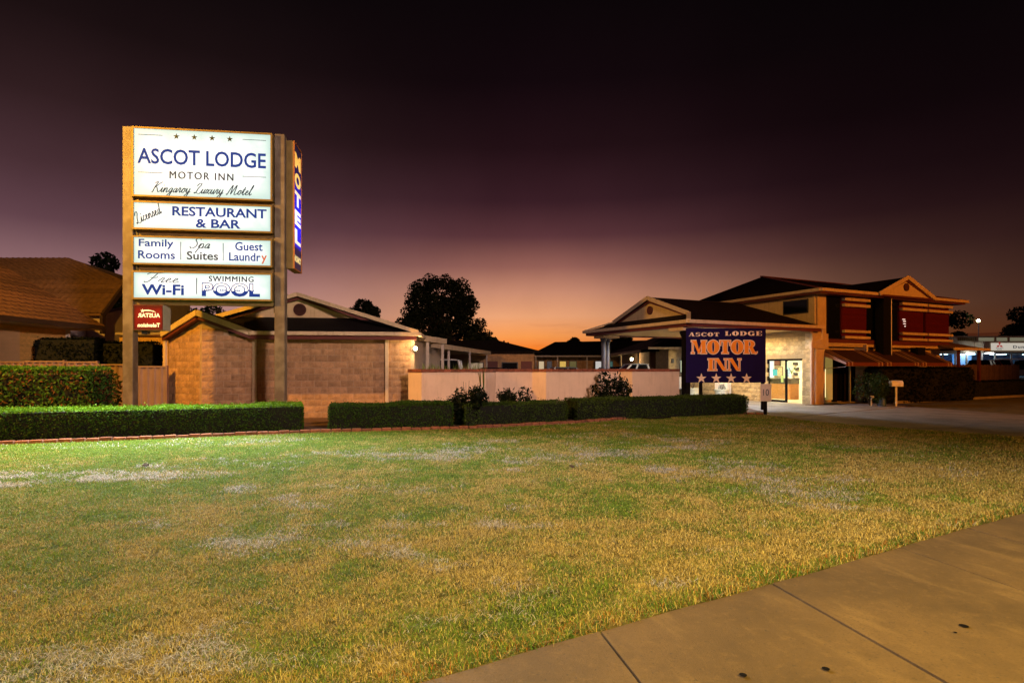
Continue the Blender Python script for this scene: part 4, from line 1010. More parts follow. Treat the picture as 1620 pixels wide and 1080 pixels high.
# fat face letters built from thick stems, hairlines and slab serifs; unit cell height 1
def fat(ch):
    S = .075; T = .36
    bx = lambda x0, z0, x1, z1: ('b', x0, z0, x1, z1)
    if ch == 'M': return 1.42, [bx(.08,0,.16,1), bx(-.02,0,.26,S), bx(-.02,1-S,.4,1), ('p', [(.10,1),(.46,1),(.78,.02),(.62,.02)]), ('p', [(.62,.02),(.78,.02),(1.02,1),(.96,1)]), bx(.96,0,1.32,1), bx(.9,0,1.42,S), bx(.92,1-S,1.42,1)]
    if ch == 'O': return 1.16, [('r', .58, .5, .58, .53, .13, .42, 0, 360)]
    if ch == 'T': return 1.02, [bx(.33,0,.69,1), bx(.2,0,.82,S), bx(0,1-S,1.02,1), ('p', [(0,1),(.02,.62),(.08,.62),(.14,1)]), ('p', [(.88,1),(.94,.62),(1.0,.62),(1.02,1)])]
    if ch == 'R': return 1.3, [bx(.08,0,.44,1), bx(0,0,.52,S), bx(0,1-S,.52,1), ('r', .56, .735, .44, .265, .10, .19, -90, 90), bx(.44,.93,.58,1), bx(.44,.47,.58,.53), ('p', [(.5,.5),(.82,.52),(1.06,.12),(1.02,0),(.78,0)]), ('r', 1.12, .12, .14, .14, .05, .07, 180, 380)]
    if ch == 'I': return .56, [bx(.1,0,.46,1), bx(0,0,.56,S), bx(0,1-S,.56,1)]
    if ch == 'N': return 1.34, [bx(.1,0,.18,1), bx(0,0,.28,S), bx(0,1-S,.4,1), ('p', [(.1,1),(.5,1),(1.22,0),(.84,0)]), bx(1.14,0,1.22,1), bx(1.02,1-S,1.34,1)]
    if ch == 'A': return 1.22, [('p', [(.5,1),(.66,1),(.2,0),(.12,0)]), ('p', [(.48,1),(.78,1),(1.14,0),(.74,0)]), bx(.28,.3,.8,.37), bx(0,0,.34,S), bx(.62,0,1.22,S)]
    if ch == 'S': return .95, [('r', .47, .74, .45, .28, .16, .18, 30, 265), ('r', .47, .27, .46, .29, .16, .19, -150, 88), bx(.8,.62,.86,1), bx(.04,0,.1,.36)]
    if ch == 'C': return 1.1, [('r', .58, .5, .58, .53, .2, .42, 38, 322), bx(.98,.62,1.05,1), bx(.98,.02,1.05,.3)]
    if ch == 'L': return 1.02, [bx(.1,0,.46,1), bx(0,0,.9,S), bx(0,1-S,.56,1), ('p', [(.8,0),(.98,0),(1.0,.42),(.92,.42)])]
    if ch == 'D': return 1.18, [bx(.1,0,.44,1), bx(0,0,.52,S), bx(0,1-S,.52,1), ('r', .5, .5, .66, .5, .26, .41, -90, 90)]
    if ch == 'G': return 1.22, [('r', .58, .5, .58, .53, .2, .42, 38, 330), bx(.98,.62,1.05,1), bx(.8,0,1.1,.46), bx(.7,.42,1.2,.49)]
    if ch == 'E': return 1.08, [bx(.1,0,.46,1), bx(0,0,.95,S), bx(0,1-S,.95,1), bx(.4,.46,.72,.53), bx(.66,.34,.72,.66), ('p', [(.86,0),(1.0,0),(1.02,.36),(.95,.36)]), ('p', [(.86,1),(.95,.66),(1.02,.66),(1.0,1)])]
    return .5, []
def fatline(parent, body, m, x0, x1, z0, z1, y, grow=0.0, gap=.08, name='lettering'):
    tot = sum(fat(c)[0]+gap for c in body)-gap; sx = (x1-x0)/tot; sz = z1-z0
    mb = MB(); cx = 0; k = 0
    for ch in body:
        adv, prims = fat(ch)
        for pr_ in prims:
            yy = y-.0025-(k % 9)*.0007; k += 1
            X = lambda v: x0+(cx+v)*sx
            Z = lambda v: z0+v*sz
            if pr_[0] == 'b':
                _, a, b, c, d = pr_
                mb.face([(X(a)-grow, yy, Z(b)-grow), (X(c)+grow, yy, Z(b)-grow), (X(c)+grow, yy, Z(d)+grow), (X(a)-grow, yy, Z(d)+grow)])
            elif pr_[0] == 'p':
                pts = [(X(p[0]), Z(p[1])) for p in pr_[1]]; mx = sum(p[0] for p in pts)/len(pts); mz = sum(p[1] for p in pts)/len(pts)
                pts = [(p[0]+grow*(1 if p[0] > mx else -1), p[1]+grow*.8*(1 if p[1] > mz else -1)) for p in pts]
                mb.face([(p[0], yy, p[1]) for p in pts])
            else:
                _, c_, d_, rx, rz_, ix, iz, a0, a1 = pr_; n_ = 24
                for q in range(n_):
                    t0 = R(a0+(a1-a0)*q/n_); t1 = R(a0+(a1-a0)*(q+1)/n_)
                    o_ = lambda t: (X(c_+rx*math.cos(t))+grow*math.cos(t), yy, Z(d_+rz_*math.sin(t))+grow*math.sin(t))
                    i_ = lambda t: (X(c_+ix*math.cos(t))-grow*.6*math.cos(t), yy, Z(d_+iz*math.sin(t))-grow*.6*math.sin(t))
                    mb.face([i_(t0), o_(t0), o_(t1), i_(t1)])
        cx += adv+gap
    return mb.build(name, m, parent)

# ================================================================== PYLON SIGN
PYL = empty('motel_sign', 'tall lit pylon sign with four white panels on two grey steel posts', 'sign', (-10.24, 14.95, 0), R(7.5))
WD = 4.09            # overall width along the sign
def sb(x0, x1, y0, y1, z0, z1, name, m, par=PYL, **k):
    mb = MB(); mb.box(x0, x1, y0, y1, z0, z1); return mb.build(name, m, par, **k)
def rust_post():
    m = bpy.data.materials.new('weathered_post'); m.use_nodes = True; nt = m.node_tree; N = nt.nodes; L = nt.links; b = N['Principled BSDF']
    tc = N.new('ShaderNodeTexCoord'); n1 = N.new('ShaderNodeTexNoise'); n1.inputs['Scale'].default_value = 3; n1.inputs['Detail'].default_value = 8
    L.new(tc.outputs['Object'], n1.inputs[0]); sp = N.new('ShaderNodeTexNoise'); sp.inputs['Scale'].default_value = 45; sp.inputs['Detail'].default_value = 3
    L.new(tc.outputs['Object'], sp.inputs[0])
    r = N.new('ShaderNodeValToRGB'); r.color_ramp.elements[0].position = .42; r.color_ramp.elements[0].color = (.115, .09, .075, 1)
    r.color_ramp.elements[1].position = .62; r.color_ramp.elements[1].color = (.185, .155, .135, 1); L.new(n1.outputs[0], r.inputs[0])
    L.new(r.outputs[0], b.inputs['Base Color']); b.inputs['Roughness'].default_value = .5
    bp = N.new('ShaderNodeBump'); bp.inputs['Strength'].default_value = .35; bp.inputs['Distance'].default_value = .01; L.new(sp.outputs[0], bp.inputs['Height']); L.new(bp.outputs[0], b.inputs['Normal'])
    return m
M['wpost'] = rust_post()
sb(0, .26, 0, .27, 0, 7.96, 'post', M['wpost'], bevel=.012); sb(WD-.27, WD, 0, .27, 0, 7.96, 'post', M['wpost'], bevel=.012)
for z in (6.02, 5.16, 4.24, 3.34): sb(.262, WD-.272, .08, .2, z-.06, z+.06, 'crossbar', M['frame'])
sb(.262, .36, .06, .22, 3.42, 6.0, 'bracket', M['darkmetal'])
def lit_face(name, strength, c_in=(1.0, 1.0, .97), c_edge=(.62, .93, .86), edge_s=.66, base=(.06, .06, .06)):
    m = bpy.data.materials.new(name); m.use_nodes = True; nt = m.node_tree; N = nt.nodes; L = nt.links; b = N['Principled BSDF']
    tc = N.new('ShaderNodeTexCoord'); sp = N.new('ShaderNodeSeparateXYZ'); L.new(tc.outputs['Generated'], sp.inputs[0])
    def mt(op, a, b_=None, c_=None, cl=False):
        n_ = N.new('ShaderNodeMath'); n_.operation = op; n_.use_clamp = cl
        for i, v in enumerate((a, b_, c_)):
            if v is None: continue
            if isinstance(v, (int, float)): n_.inputs[i].default_value = v
            else: L.new(v, n_.inputs[i])
        return n_.outputs[0]
    ex_ = mt('SUBTRACT', 1, mt('POWER', mt('ABSOLUTE', mt('MULTIPLY_ADD', sp.outputs[0], 2, -1)), 9))
    ez_ = mt('SUBTRACT', 1, mt('POWER', mt('ABSOLUTE', mt('MULTIPLY_ADD', sp.outputs[2], 2, -1)), 4))
    nz = N.new('ShaderNodeTexNoise'); nz.inputs['Scale'].default_value = 2.2; L.new(tc.outputs['Object'], nz.inputs[0])
    nm = N.new('ShaderNodeMapRange'); nm.inputs[1].default_value = .3; nm.inputs[2].default_value = .62; nm.inputs[3].default_value = .45; nm.inputs[4].default_value = 1; L.new(nz.outputs[0], nm.inputs[0])
    f = mt('MULTIPLY', mt('MULTIPLY', ex_, ez_), nm.outputs[0], cl=True)
    mx = N.new('ShaderNodeMix'); mx.data_type = 'RGBA'; L.new(f, mx.inputs[0]); mx.inputs[6].default_value = c_edge+(1,); mx.inputs[7].default_value = c_in+(1,)
    L.new(mx.outputs[2], b.inputs['Emission Color'])
    st = N.new('ShaderNodeMapRange'); st.inputs[3].default_value = strength*edge_s; st.inputs[4].default_value = strength; L.new(f, st.inputs[0])
    L.new(st.outputs[0], b.inputs['Emission Strength']); b.inputs['Base Color'].default_value = base+(1,); b.inputs['Roughness'].default_value = .35
    return m
LS = 1.25
M['lit'] = lit_face('lit_panel', LS)
PX0, PX1 = .285, WD-.295
def panel(z0, z1):
    """shallow light box; its face is at y = -.10"""
    mb = MB(); x0, x1 = PX0, PX1; t = .045
    mb.box(x0, x1, -.085, .22, z0, z1)
    bx_ = mb.build('sign_panel', M['frame'], PYL)
    f = MB(); f.box(x0, x1, -.125, -.0855, z1-t, z1); f.box(x0, x1, -.125, -.0855, z0, z0+t); f.box(x0, x0+t, -.125, -.0855, z0+t+.0005, z1-t-.0005); f.box(x1-t, x1, -.125, -.0855, z0+t+.0005, z1-t-.0005)
    f.build('panel_frame', M['frame'], bx_)
    f = MB(); f.box(x0+t+.001, x1-t-.001, -.10, -.086, z0+t+.001, z1-t-.001); f.build('lit_face', M['lit'], bx_)
    W_ = x1-x0-2*t; H_ = z1-z0-2*t
    return bx_, (lambda u: x0+t+u*W_), (lambda v: z1-t-v*H_), W_, H_
YF = -.1005
def txt(pn, body, m, u0, u1, v0, v1, **k):
    bx_, X, Z, _, _ = pn; return put_text(bx_, body, m, X(u0), X(u1), Z(v1), Z(v0), YF, **k)
def rule(pn, u0, u1, v0, v1):
    bx_, X, Z, _, _ = pn; mb = MB(); mb.box(X(u0), X(u1), YF-.003, YF-.0005, Z(v1), Z(v0)); mb.build('rule', M['ink_dark'], bx_)
p1 = panel(6.09, 7.92)
for u in (.305, .435, .565, .695): star(p1[0], p1[1](u), p1[2](.095), .085, YF, M['ink_star'])
rule(p1, .03, .205, .086, .094); rule(p1, .79, .965, .086, .094)
txt(p1, 'ASCOT LODGE', M['ink_blue'], .025, .965, .29, .525, offset=.017)
txt(p1, 'MOTOR INN', M['ink_grey'], .255, .72, .625, .735, offset=.0, spacing=1.25, thick=.010)
rule(p1, .03, .205, .654, .662); rule(p1, .79, .965, .654, .662)
script(p1[0], 'Kingaroy Luxury Motel', M['ink_dark'], p1[1](.12), p1[1](.87), p1[2](.945), .115, YF, width=.020)
p2 = panel(5.23, 5.98)
script(p2[0], 'Licensed', M['ink_dark'], p2[1](.02), p2[1](.235), p2[2](.86), .125, YF, width=.019, rot=R(27), slant=.2)
txt(p2, 'RESTAURANT', M['ink_blue'], .275, .97, .10, .48, offset=.024)
txt(p2, '& BAR', M['ink_blue'], .445, .775, .57, .93, offset=.024)
p3 = panel(4.31, 5.07)
txt(p3, 'Family', M['ink_blue'], .035, .285, .06, .44, offset=.016)
txt(p3, 'Rooms', M['ink_blue'], .03, .295, .51, .83, offset=.016)
rule(p3, .334, .339, .14, .84); rule(p3, .644, .649, .14, .84)
script(p3[0], 'Spa', M['ink_dark'], p3[1](.395), p3[1](.565), p3[2](.37), .12, YF, width=.022)
txt(p3, 'Suites', M['ink_grey'], .38, .61, .50, .83, offset=.016)
txt(p3, 'Guest', M['ink_blue'], .735, .94, .08, .42, offset=.016)
txt(p3, 'Laundr', M['ink_blue'], .69, .925, .50, .835, offset=.016)
txt(p3, 'y', M['ink_red'], .93, .972, .60, .93, offset=.016)
p4 = panel(3.40, 4.15)
script(p4[0], 'Free', M['ink_dark'], p4[1](.06), p4[1](.345), p4[2](.385), .11, YF, width=.021)
txt(p4, 'Wi-Fi', M['ink_blue'], .055, .36, .46, .88, offset=.028)
rule(p4, .449, .455, .18, .82)
txt(p4, 'SWIMMING', M['ink_dark'], .54, .87, .09, .31, offset=.0, spacing=1.15, thick=.010)
M['pool_white'] = emat('pool_white', (.9, 1.0, .98), 1.1)
def pool(pn):
    bx_, X, Z, _, _ = pn; x0, x1, z0, z1 = X(.49), X(.92), Z(.91), Z(.35)
    me = fit(text_mesh('POOL', M['ink_blue'], offset=.045), x0, x1, z0, z1, YF-.0035)
    bm = bmesh.new(); bm.from_mesh(me)
    zc = z0+(z1-z0)*.42
    bmesh.ops.bisect_plane(bm, geom=list(bm.verts)+list(bm.edges)+list(bm.faces), plane_co=(0, 0, zc), plane_no=(0, 0, 1), clear_outer=True)
    bm.to_mesh(me); bm.free(); inst('lettering', me, bx_)
    d = .022
    me = fit(text_mesh('POOL', M['ink_blue'], offset=.045), x0, x1, z0, z1, YF-.0005, depth=.001); inst('letter_outline', me, bx_)
    me = fit(text_mesh('POOL', M['pool_white'], offset=.0), x0+d, x1-d, z0+d, z1-d, YF-.0021, depth=.001)
    bm = bmesh.new(); bm.from_mesh(me); bmesh.ops.bisect_plane(bm, geom=list(bm.verts)+list(bm.edges)+list(bm.faces), plane_co=(0, 0, zc), plane_no=(0, 0, 1), clear_inner=True)
    bm.to_mesh(me); bm.free(); inst('letter_fill', me, bx_)
    mb = MB()   # little wave crests along the waterline of each letter
    for a, b in ((0.03, .14), (.30, .42), (.57, .66), (.79, .9)):
        for k in range(3):
            c = x0+(x1-x0)*(a+(b-a)*(k+.5)/3); r = (x1-x0)*(b-a)/6
            mb.face([(c-r, YF-.0075, zc-.004), (c+r, YF-.0075, zc-.004), (c+r*.5, YF-.0075, zc+.028), (c-r*.5, YF-.0075, zc+.028)])
    mb.build('wave', M['ink_blue'], bx_)
pool(p4)
# conduit and little hardware
mb = MB(); mb.tube((WD-.285, .06, 5.3), (WD-.285, .06, 3.1), .018); mb.tube((WD-.30, -.05, 6.22), (WD-.30, -.05, 6.30), .02); mb.build('conduit', M['darkmetal'], PYL)
# blade sign MOTEL on the right post: a lit box with its face towards +x of this frame
BZ0, BZ1 = 4.33, 7.84
bl = MB(); bl.box(WD+.01, WD+.20, .12, 1.0, BZ0, BZ1); BL = bl.build('blade_sign', M['frame'], PYL)
def blade_face(n, d, col):
    return M.setdefault(n, emat(n, d, col))
def grad_face(name, stops):
    m = bpy.data.materials.new(name); m.use_nodes = True; nt = m.node_tree; N = nt.nodes; L = nt.links; b = N['Principled BSDF']
    tc = N.new('ShaderNodeTexCoord'); sp = N.new('ShaderNodeSeparateXYZ'); L.new(tc.outputs['Object'], sp.inputs[0])
    mr = N.new('ShaderNodeMapRange'); mr.inputs[1].default_value = BZ0; mr.inputs[2].default_value = BZ1; L.new(sp.outputs[2], mr.inputs[0])
    r = N.new('ShaderNodeValToRGB'); e = r.color_ramp.elements; e[0].position = stops[0][0]; e[0].color = lin(stops[0][1]); e[1].position = stops[-1][0]; e[1].color = lin(stops[-1][1])
    for p, c in stops[1:-1]: x = e.new(p); x.color = lin(c)
    L.new(mr.outputs[0], r.inputs[0]); L.new(r.outputs[0], b.inputs['Emission Color']); b.inputs['Emission Strength'].default_value = 1.25
    b.inputs['Base Color'].default_value = (.02, .02, .1, 1); b.inputs['Roughness'].default_value = .4; return m
# one lit face with tubes strongest behind the T, E and L
gm = grad_face('blade_face', [(0, (18, 12, 24)), (.17, (14, 10, 44)), (.2, (20, 20, 190)), (.35, (24, 30, 240)), (.6, (30, 24, 190)), (.72, (30, 18, 80)), (.88, (22, 14, 34)), (1, (20, 14, 24))])
lm = grad_face('blade_letters', [(0, (230, 200, 120)), (.15, (230, 200, 130)), (.3, (250, 250, 255)), (.55, (248, 240, 255)), (.66, (248, 205, 110)), (1, (232, 160, 45))])
f = MB(); f.box(WD+.2005, WD+.206, .16, .96, BZ0+.04, BZ1-.04); f.build('lit_face', gm, BL)
f = MB(); f.box(WD+.2005, WD+.225, .12, 1.0, BZ1-.03, BZ1); f.box(WD+.2005, WD+.225, .12, 1.0, BZ0, BZ0+.03); f.box(WD+.2005, WD+.225, .12, .15, BZ0+.031, BZ1-.031); f.box(WD+.2005, WD+.225, .97, 1.0, BZ0+.031, BZ1-.031)
f.build('panel_frame', mat('blade_trim', (.45, .16, .04), .5, .1), BL)
def blade_text(body, z0, z1, y0=.24, y1=.90, off=.05):
    me = fit(text_mesh(body, lm, offset=off), y0, y1, z0, z1, 0)
    n_ = len(me.vertices); co = np.empty(n_*3, np.float32); me.vertices.foreach_get('co', co); co = co.reshape(-1, 3)
    out = np.stack([WD+.207-co[:, 1], co[:, 0], co[:, 2]], 1); me.vertices.foreach_set('co', out.ravel().astype(np.float32)); me.update()
    inst('lettering', me, BL)
for i, chh in enumerate('MOTEL'):
    zt = 7.60-i*.53; blade_text(chh, zt-.41, zt)
blade_text('VACANCY', 4.56, 4.74, .18, .93, .03)
# unseen spots added before the panels carry the sign's light over hedge and lawn
for x_, z_ in ((1.2, 7.0), (2.9, 7.0), (1.2, 4.8), (2.9, 4.8)):
    c_, s_ = math.cos(R(7.5)), math.sin(R(7.5)); y_ = -.62
    l_ = bpy.data.lights.new('sign_fill_light', 'SPOT'); l_.spot_size = R(150); l_.spot_blend = .6; l_.energy = 2500; l_.color = (.88, 1.0, 1.0); l_.shadow_soft_size = .45
    o_ = bpy.data.objects.new('sign_fill_light', l_); COL.objects.link(o_); o_.location = (-10.24+x_*c_-y_*s_, 14.95+x_*s_+y_*c_, z_); o_.rotation_euler = (R(-72), 0, R(7.5))
# red television sign hanging under the left end of the panels
TVB = sb(.30, 1.02, -.04, .38, 2.60, 3.26, 'television_sign', mat('tv_box', (.42, .42, .36), .5, .08))
f = MB(); f.box(.305, 1.015, -.052, -.0405, 2.605, 3.255); f.build('lit_face', lit_face('red_face', .6, (.62, .006, .003), (.06, .001, .001), .2, (.05, .001, .001)), TVB)
for z_ in (2.60, 3.235):
    f = MB(); f.box(.30, 1.02, -.06, -.0525, z_, z_+.025); f.build('panel_frame', M['maroon'], TVB)
tvl = emat('tv_letters', (1, .80, .42), 1.0)
put_text(TVB, 'AUSTAR', tvl, .40, .95, 2.93, 3.045, -.0525, mirror=True, offset=.03)
put_text(TVB, 'Television', tvl, .40, .95, 2.675, 2.785, -.0525, mirror=True, offset=.03)
star(TVB, .52, 3.105, .055, -.0525, tvl)
mb = MB(); mb.face([(.55, -.056, 3.13), (.55, -.056, 3.10), (.72, -.056, 3.10), (.86, -.056, 3.06), (.78, -.056, 3.11), (.66, -.056, 3.135)]); mb.build('comet_tail', tvl, TVB)
mb = MB(); mb.box(.5, .56, .1, .16, 3.26, 3.30); mb.box(.8, .86, .1, .16, 3.26, 3.30); mb.build('bracket', M['darkmetal'], TVB)
mb = MB(); mb.box(.42, .56, .1, .26, 2.50, 2.60); mb.build('junction_box', M['darkmetal'], TVB)

# ================================================================== NAVY BOARD
NB = empty('motel_board', 'navy board with big orange slab letters and four stars by the reception porch', 'sign', (6.60, 21.55, 0), R(-1))
sb(0, 2.99, 0, .05, 1.05, 3.10, 'board', M['navy'], NB)
for x in (.06, .52, 2.86): sb(x, x+.11, .052, .15, 0, 2.9, 'post', M['black'], NB)
fatline(NB, 'ASCOT', M['pinkw'], .09, 1.24, 2.80, 2.945, 0, gap=.16); fatline(NB, 'LODGE', M['pinkw'], 1.46, 2.86, 2.825, 2.99, 0, gap=.16)
def two(body, x0, x1, z0, z1):
    fatline(NB, body, M['pinkw'], x0, x1, z0, z1, 0, grow=.028, gap=.05, name='letter_outline'); fatline(NB, body, M['orange'], x0, x1, z0, z1, -.010, gap=.05)
two('MOTOR', .2, 2.68, 2.15, 2.64); two('INN', .82, 2.06, 1.51, 1.95)
for x in (.57, 1.13, 1.69, 2.27): star(NB, x, 1.21, .2, 0, M['pinkw'])

# number plate by the driveway and mailbox
NP = empty('number_sign', 'small pale sign reading 10 on a black post at the end of the hedge', 'sign', (8.66, 19.42, 0), R(-3))
sb(-.05, .05, .0, .07, 0, .98, 'post', M['black'], NP); pl = sb(-.18, .18, -.02, -.002, .47, 1.06, 'plate', mat('plate', (.72, .60, .60), .6, .05), NP)
put_text(pl, '10', M['ink_dark'], -.09, .10, .66, .88, -.0205, offset=-.005)
mbx = empty('mailbox', 'white arched mailbox on a thin post beside the driveway', 'mailbox', (15.9, 23.55, 0), R(-8))
sb(-.03, .03, -.03, .03, 0, .84, 'post', M['white'], mbx)
pr_ = [(-.13, 0), (.13, 0), (.13, .13)] + [(.13*math.cos(R(a)), .13+.12*math.sin(R(a))) for a in range(20, 180, 20)] + [(-.13, .13)]
mb = MB(); n_ = len(pr_)
k0 = len(mb.v); mb.v += [(-.22, y, .84+z) for y, z in pr_] + [(.22, y, .84+z) for y, z in pr_]
mb.f += [tuple(range(k0, k0+n_)), tuple(range(k0+n_, k0+2*n_))] + [(k0+i, k0+(i+1) % n_, k0+n_+(i+1) % n_, k0+n_+i) for i in range(n_)]; mb.mi += [0]*(n_+2)
mb.build('box', M['white'], mbx)
mb = MB(); mb.box(.2205, .228, -.11, .11, .87, 1.0); mb.build('door', mat('mail_door', (.30, .10, .07), .6, .1), mbx)
put_text(mbx, '10', M['white'], .02, .17, .86, .95, -.1315)
cov = empty('utility_box', 'small blue drum with a white tap standing at the foot of the mailbox', 'utility box', (15.45, 23.8, 0))
mb = MB(); mb.lathe([(.16, 0), (.17, .05), (.15, .3), (.10, .36)], n=14); mb.build('drum', mat('blue_drum', (.03, .10, .30), .5, .1), cov)
mb = MB(); mb.tube((-.42, 0, 0), (-.42, 0, .3), .025); mb.tube((-.42, 0, .3), (-.36, -.06, .42), .04); mb.tube((-.36, -.06, .42), (-.5, -.06, .42), .03); mb.build('tap', M['white'], cov)
# drain grate in the lawn edge
dr = empty('drain_grate', 'dark iron drain grate at the lawn edge before the last hedge', 'drain', (4.55, 18.05, .02), R(30))
mb = MB(); mb.box(-.42, .42, -.25, -.2, 0, .03); mb.box(-.42, .42, .2, .25, 0, .03); mb.box(-.42, -.37, -.199, .199, 0, .03); mb.box(.37, .42, -.199, .199, 0, .03); mb.build('rim', M['black'], dr)
for k in range(8): mb = MB(); mb.box(-.34+k*.09, -.31+k*.09, -.198, .198, .004, .026); mb.build('bar', M['darkmetal'], dr)

# ================================================================== STREET LAMPS (all stand outside the picture)
for (h, f_, pw, c, lab) in STREET:
    t = empty('street_lamp', lab, 'street lamp', (f_[0], f_[1], 0), 0, 'street lamps round the lawn')
    rel = Vector((h[0]-f_[0], h[1]-f_[1], h[2]))
    mb = MB(); mb.tube((0, 0, 0), (0, 0, h[2]-.5), .09, .06, 12); mb.tube((0, 0, h[2]-.5), (rel.x, rel.y, h[2]+.2), .05, .035, 8); mb.build('pole', M['steel'], t)
    mb = MB(); mb.hexa([(rel.x-.16, rel.y-.35, h[2]+.10), (rel.x+.16, rel.y-.35, h[2]+.10), (rel.x+.16, rel.y+.35, h[2]+.10), (rel.x-.16, rel.y+.35, h[2]+.10),
                        (rel.x-.10, rel.y-.28, h[2]+.26), (rel.x+.10, rel.y-.28, h[2]+.26), (rel.x+.10, rel.y+.28, h[2]+.26), (rel.x-.10, rel.y+.28, h[2]+.26)])
    mb.build('lamp_head', M['steel'], t)
    mb = MB(); mb.box(rel.x-.12, rel.x+.12, rel.y-.28, rel.y+.28, h[2]+.06, h[2]+.097); mb.build('diffuser', emat('street_diffuser_%d' % int(h[2]*10+h[0]), c, 4), t)
    lo = point_light('street_lamp_light', h, pw, c, .9 if 'pale' in lab else .12)
    if 'pale' in lab:      # a flood head aimed across the lawn at the motel front
        lo.data.spot_size = R(54); lo.data.spot_blend = .9; lo.rotation_euler = (Vector((-3, 19, 5.0))-Vector(h)).to_track_quat('-Z', 'Y').to_euler()
    if 'beside the footpath' in lab:
        lo.data.spot_size = R(128); lo.data.spot_blend = .75
    if 'deep orange' in lab:
        lo.data.spot_size = R(48); lo.data.spot_blend = .8; lo.rotation_euler = (Vector((19, 28, 5.2))-Vector(h)).to_track_quat('-Z', 'Y').to_euler()

# ================================================================== NEIGHBOUR'S HOUSES, LEFT
HA = empty('brick_house', 'low yellow brick house with a big dark tiled roof at the left edge', 'house', (-16.1, 22, 0))
def tile_slope(parent, p0, p1, q0, q1, m, n_course, overlap=.03, wave=.3, amp=.018, mat_under=None):
    """courses of tiles from the eave p0-p1 up to q0-q1; every course is one stepped, wavy strip"""
    p0, p1, q0, q1 = map(Vector, (p0, p1, q0, q1)); nrm = (p1-p0).cross(q0-p0).normalized()
    if nrm.z < 0: nrm = -nrm
    for i in range(n_course):
        a0 = p0.lerp(q0, i/n_course); a1 = p1.lerp(q1, i/n_course); b0 = p0.lerp(q0, (i+1)/n_course+.004); b1 = p1.lerp(q1, (i+1)/n_course+.004)
        L_ = (a1-a0).length; n_ = max(4, int(L_/wave*3)); mb = MB()
        for k in range(n_+1):
            t = k/n_; w_ = amp*(math.cos(k*2*math.pi/3)+.2)
            mb.v.append(tuple(a0.lerp(a1, t)+nrm*(.0))); mb.v.append(tuple(a0.lerp(a1, t)+nrm*(overlap+w_))); mb.v.append(tuple(b0.lerp(b1, t)+nrm*(.006+w_)))
        for k in range(n_):
            s = k*3; mb.f += [(s, s+3, s+4, s+1), (s+1, s+4, s+5, s+2)]; mb.mi += [0, 0]
        mb.build('tile_course', m, parent)
ra = MB(); ra.slab([(0.15, .25, 3.2), (-.2+.6, -12, 3.2), (-3.9, -12, 5.6), (-3.9, .25, 5.6)], .08); ra.slab([(-3.9, .25, 5.6), (-3.9, -12, 5.6), (-8, -12, 3.2), (-8, .25, 3.2)], .08)
roofA = ra.build('roof', M['tile'], HA)
tile_slope(roofA, (.15, .27, 3.21), (.4, -12, 3.21), (-3.9, .27, 5.61), (-3.9, -12, 5.61), M['tile'], 15)
mb = MB(); mb.bar((.18, .25, 3.16), (.45, -12, 3.16), .1, .16); mb.build('gutter', mat('brown_gutter', (.05, .03, .025), .5, .1), HA)
mb = MB(); mb.slab([(.1, .2, 3.08), (.3, -12, 3.08), (-1, -12, 3.08), (-1, .2, 3.08)], .02); mb.build('eave_lining', M['lilac'], HA)
mb = MB(); mb.box(-8, -.65, -12, -.6, 0, 3.05); mb.build('wall', M['yellowb'], HA)
# brick courses on the visible side wall
for k in range(20):
    z = 1.3+k*.086
    mb = MB(); mb.box(-.648, -.64, -7, -.62, z, z+.076); mb.build('brick_course', M['yellowb'], HA)
mb = MB(); mb.box(-.635, -.60, -4.6, -2.7, 0, 2.9); gd = mb.build('garage_door', M['garage'], HA)
mb = MB(); [mb.box(-.5999, -.592, -4.58, -2.72, .1+k*.14, .1+k*.14+.125) for k in range(20)]; mb.build('door_slats', M['garage'], gd)
mb = MB(); mb.box(-.60, -.50, -.72, -.62, 0, 3.05); mb.build('downpipe', M['white'], HA)
# lower wing behind with cream brick and a dark window
mb = MB(); mb.box(-.6, 3.6, 2.2, 3.2, 0, 2.95); mb.build('wall', M['yellowb'], HA)
mb = MB(); mb.bar((-.6, 2.1, 3.05), (3.9, 2.1, 3.05), .3, .1); mb.build('fascia', M['lilac'], HA)
w_ = MB(); w_.box(1.75, 2.3, 2.14, 2.196, 2.4, 2.85); f = w_.build('window', M['white'], HA)
w_ = MB(); [w_.box(1.79, 2.26, 2.125, 2.137, 2.44+k*.13, 2.54+k*.13) for k in range(3)]; w_.build('pane', M['glass'], f)
HB = empty('tiled_house', 'larger tiled roof house with a pale gable wall standing behind the yellow brick house', 'house', (-18, 25, 0))
rb = MB(); rb.slab([(-14, 0, 4.0), (0, 0, 4.0), (.0, 1.6, 5.7), (-14, 1.6, 5.7)], .1); roofB = rb.build('roof', M['tile2'], HB)
tile_slope(roofB, (-14, -.02, 4.02), (0, -.02, 4.02), (-14, 1.6, 5.72), (0, 1.6, 5.72), M['tile2'], 7)
rb = MB(); rb.slab([(-16, 1.6, 5.72), (-.3, 1.6, 5.72), (-3.8, 3.0, 7.0), (-16, 3.0, 7.0)], .1); rb.slab([(-.3, 1.6, 5.72), (-.3, 6, 5.72), (-3.8, 3.0, 7.0)], .1); ub = rb.build('upper_roof', M['tile2'], HB)
tile_slope(ub, (-16, 1.58, 5.73), (-.32, 1.58, 5.73), (-16, 3.0, 7.02), (-3.8, 3.0, 7.02), M['tile2'], 5)
mb = MB(); mb.bar((.05, -.05, 3.9), (.05, 1.6, 5.66), .12, .2); mb.bar((.05, -.05, 3.9), (.05, -.05, 3.1), .12, .2); mb.build('barge_board', mat('brown_gutter', (.05, .03, .025)), HB)
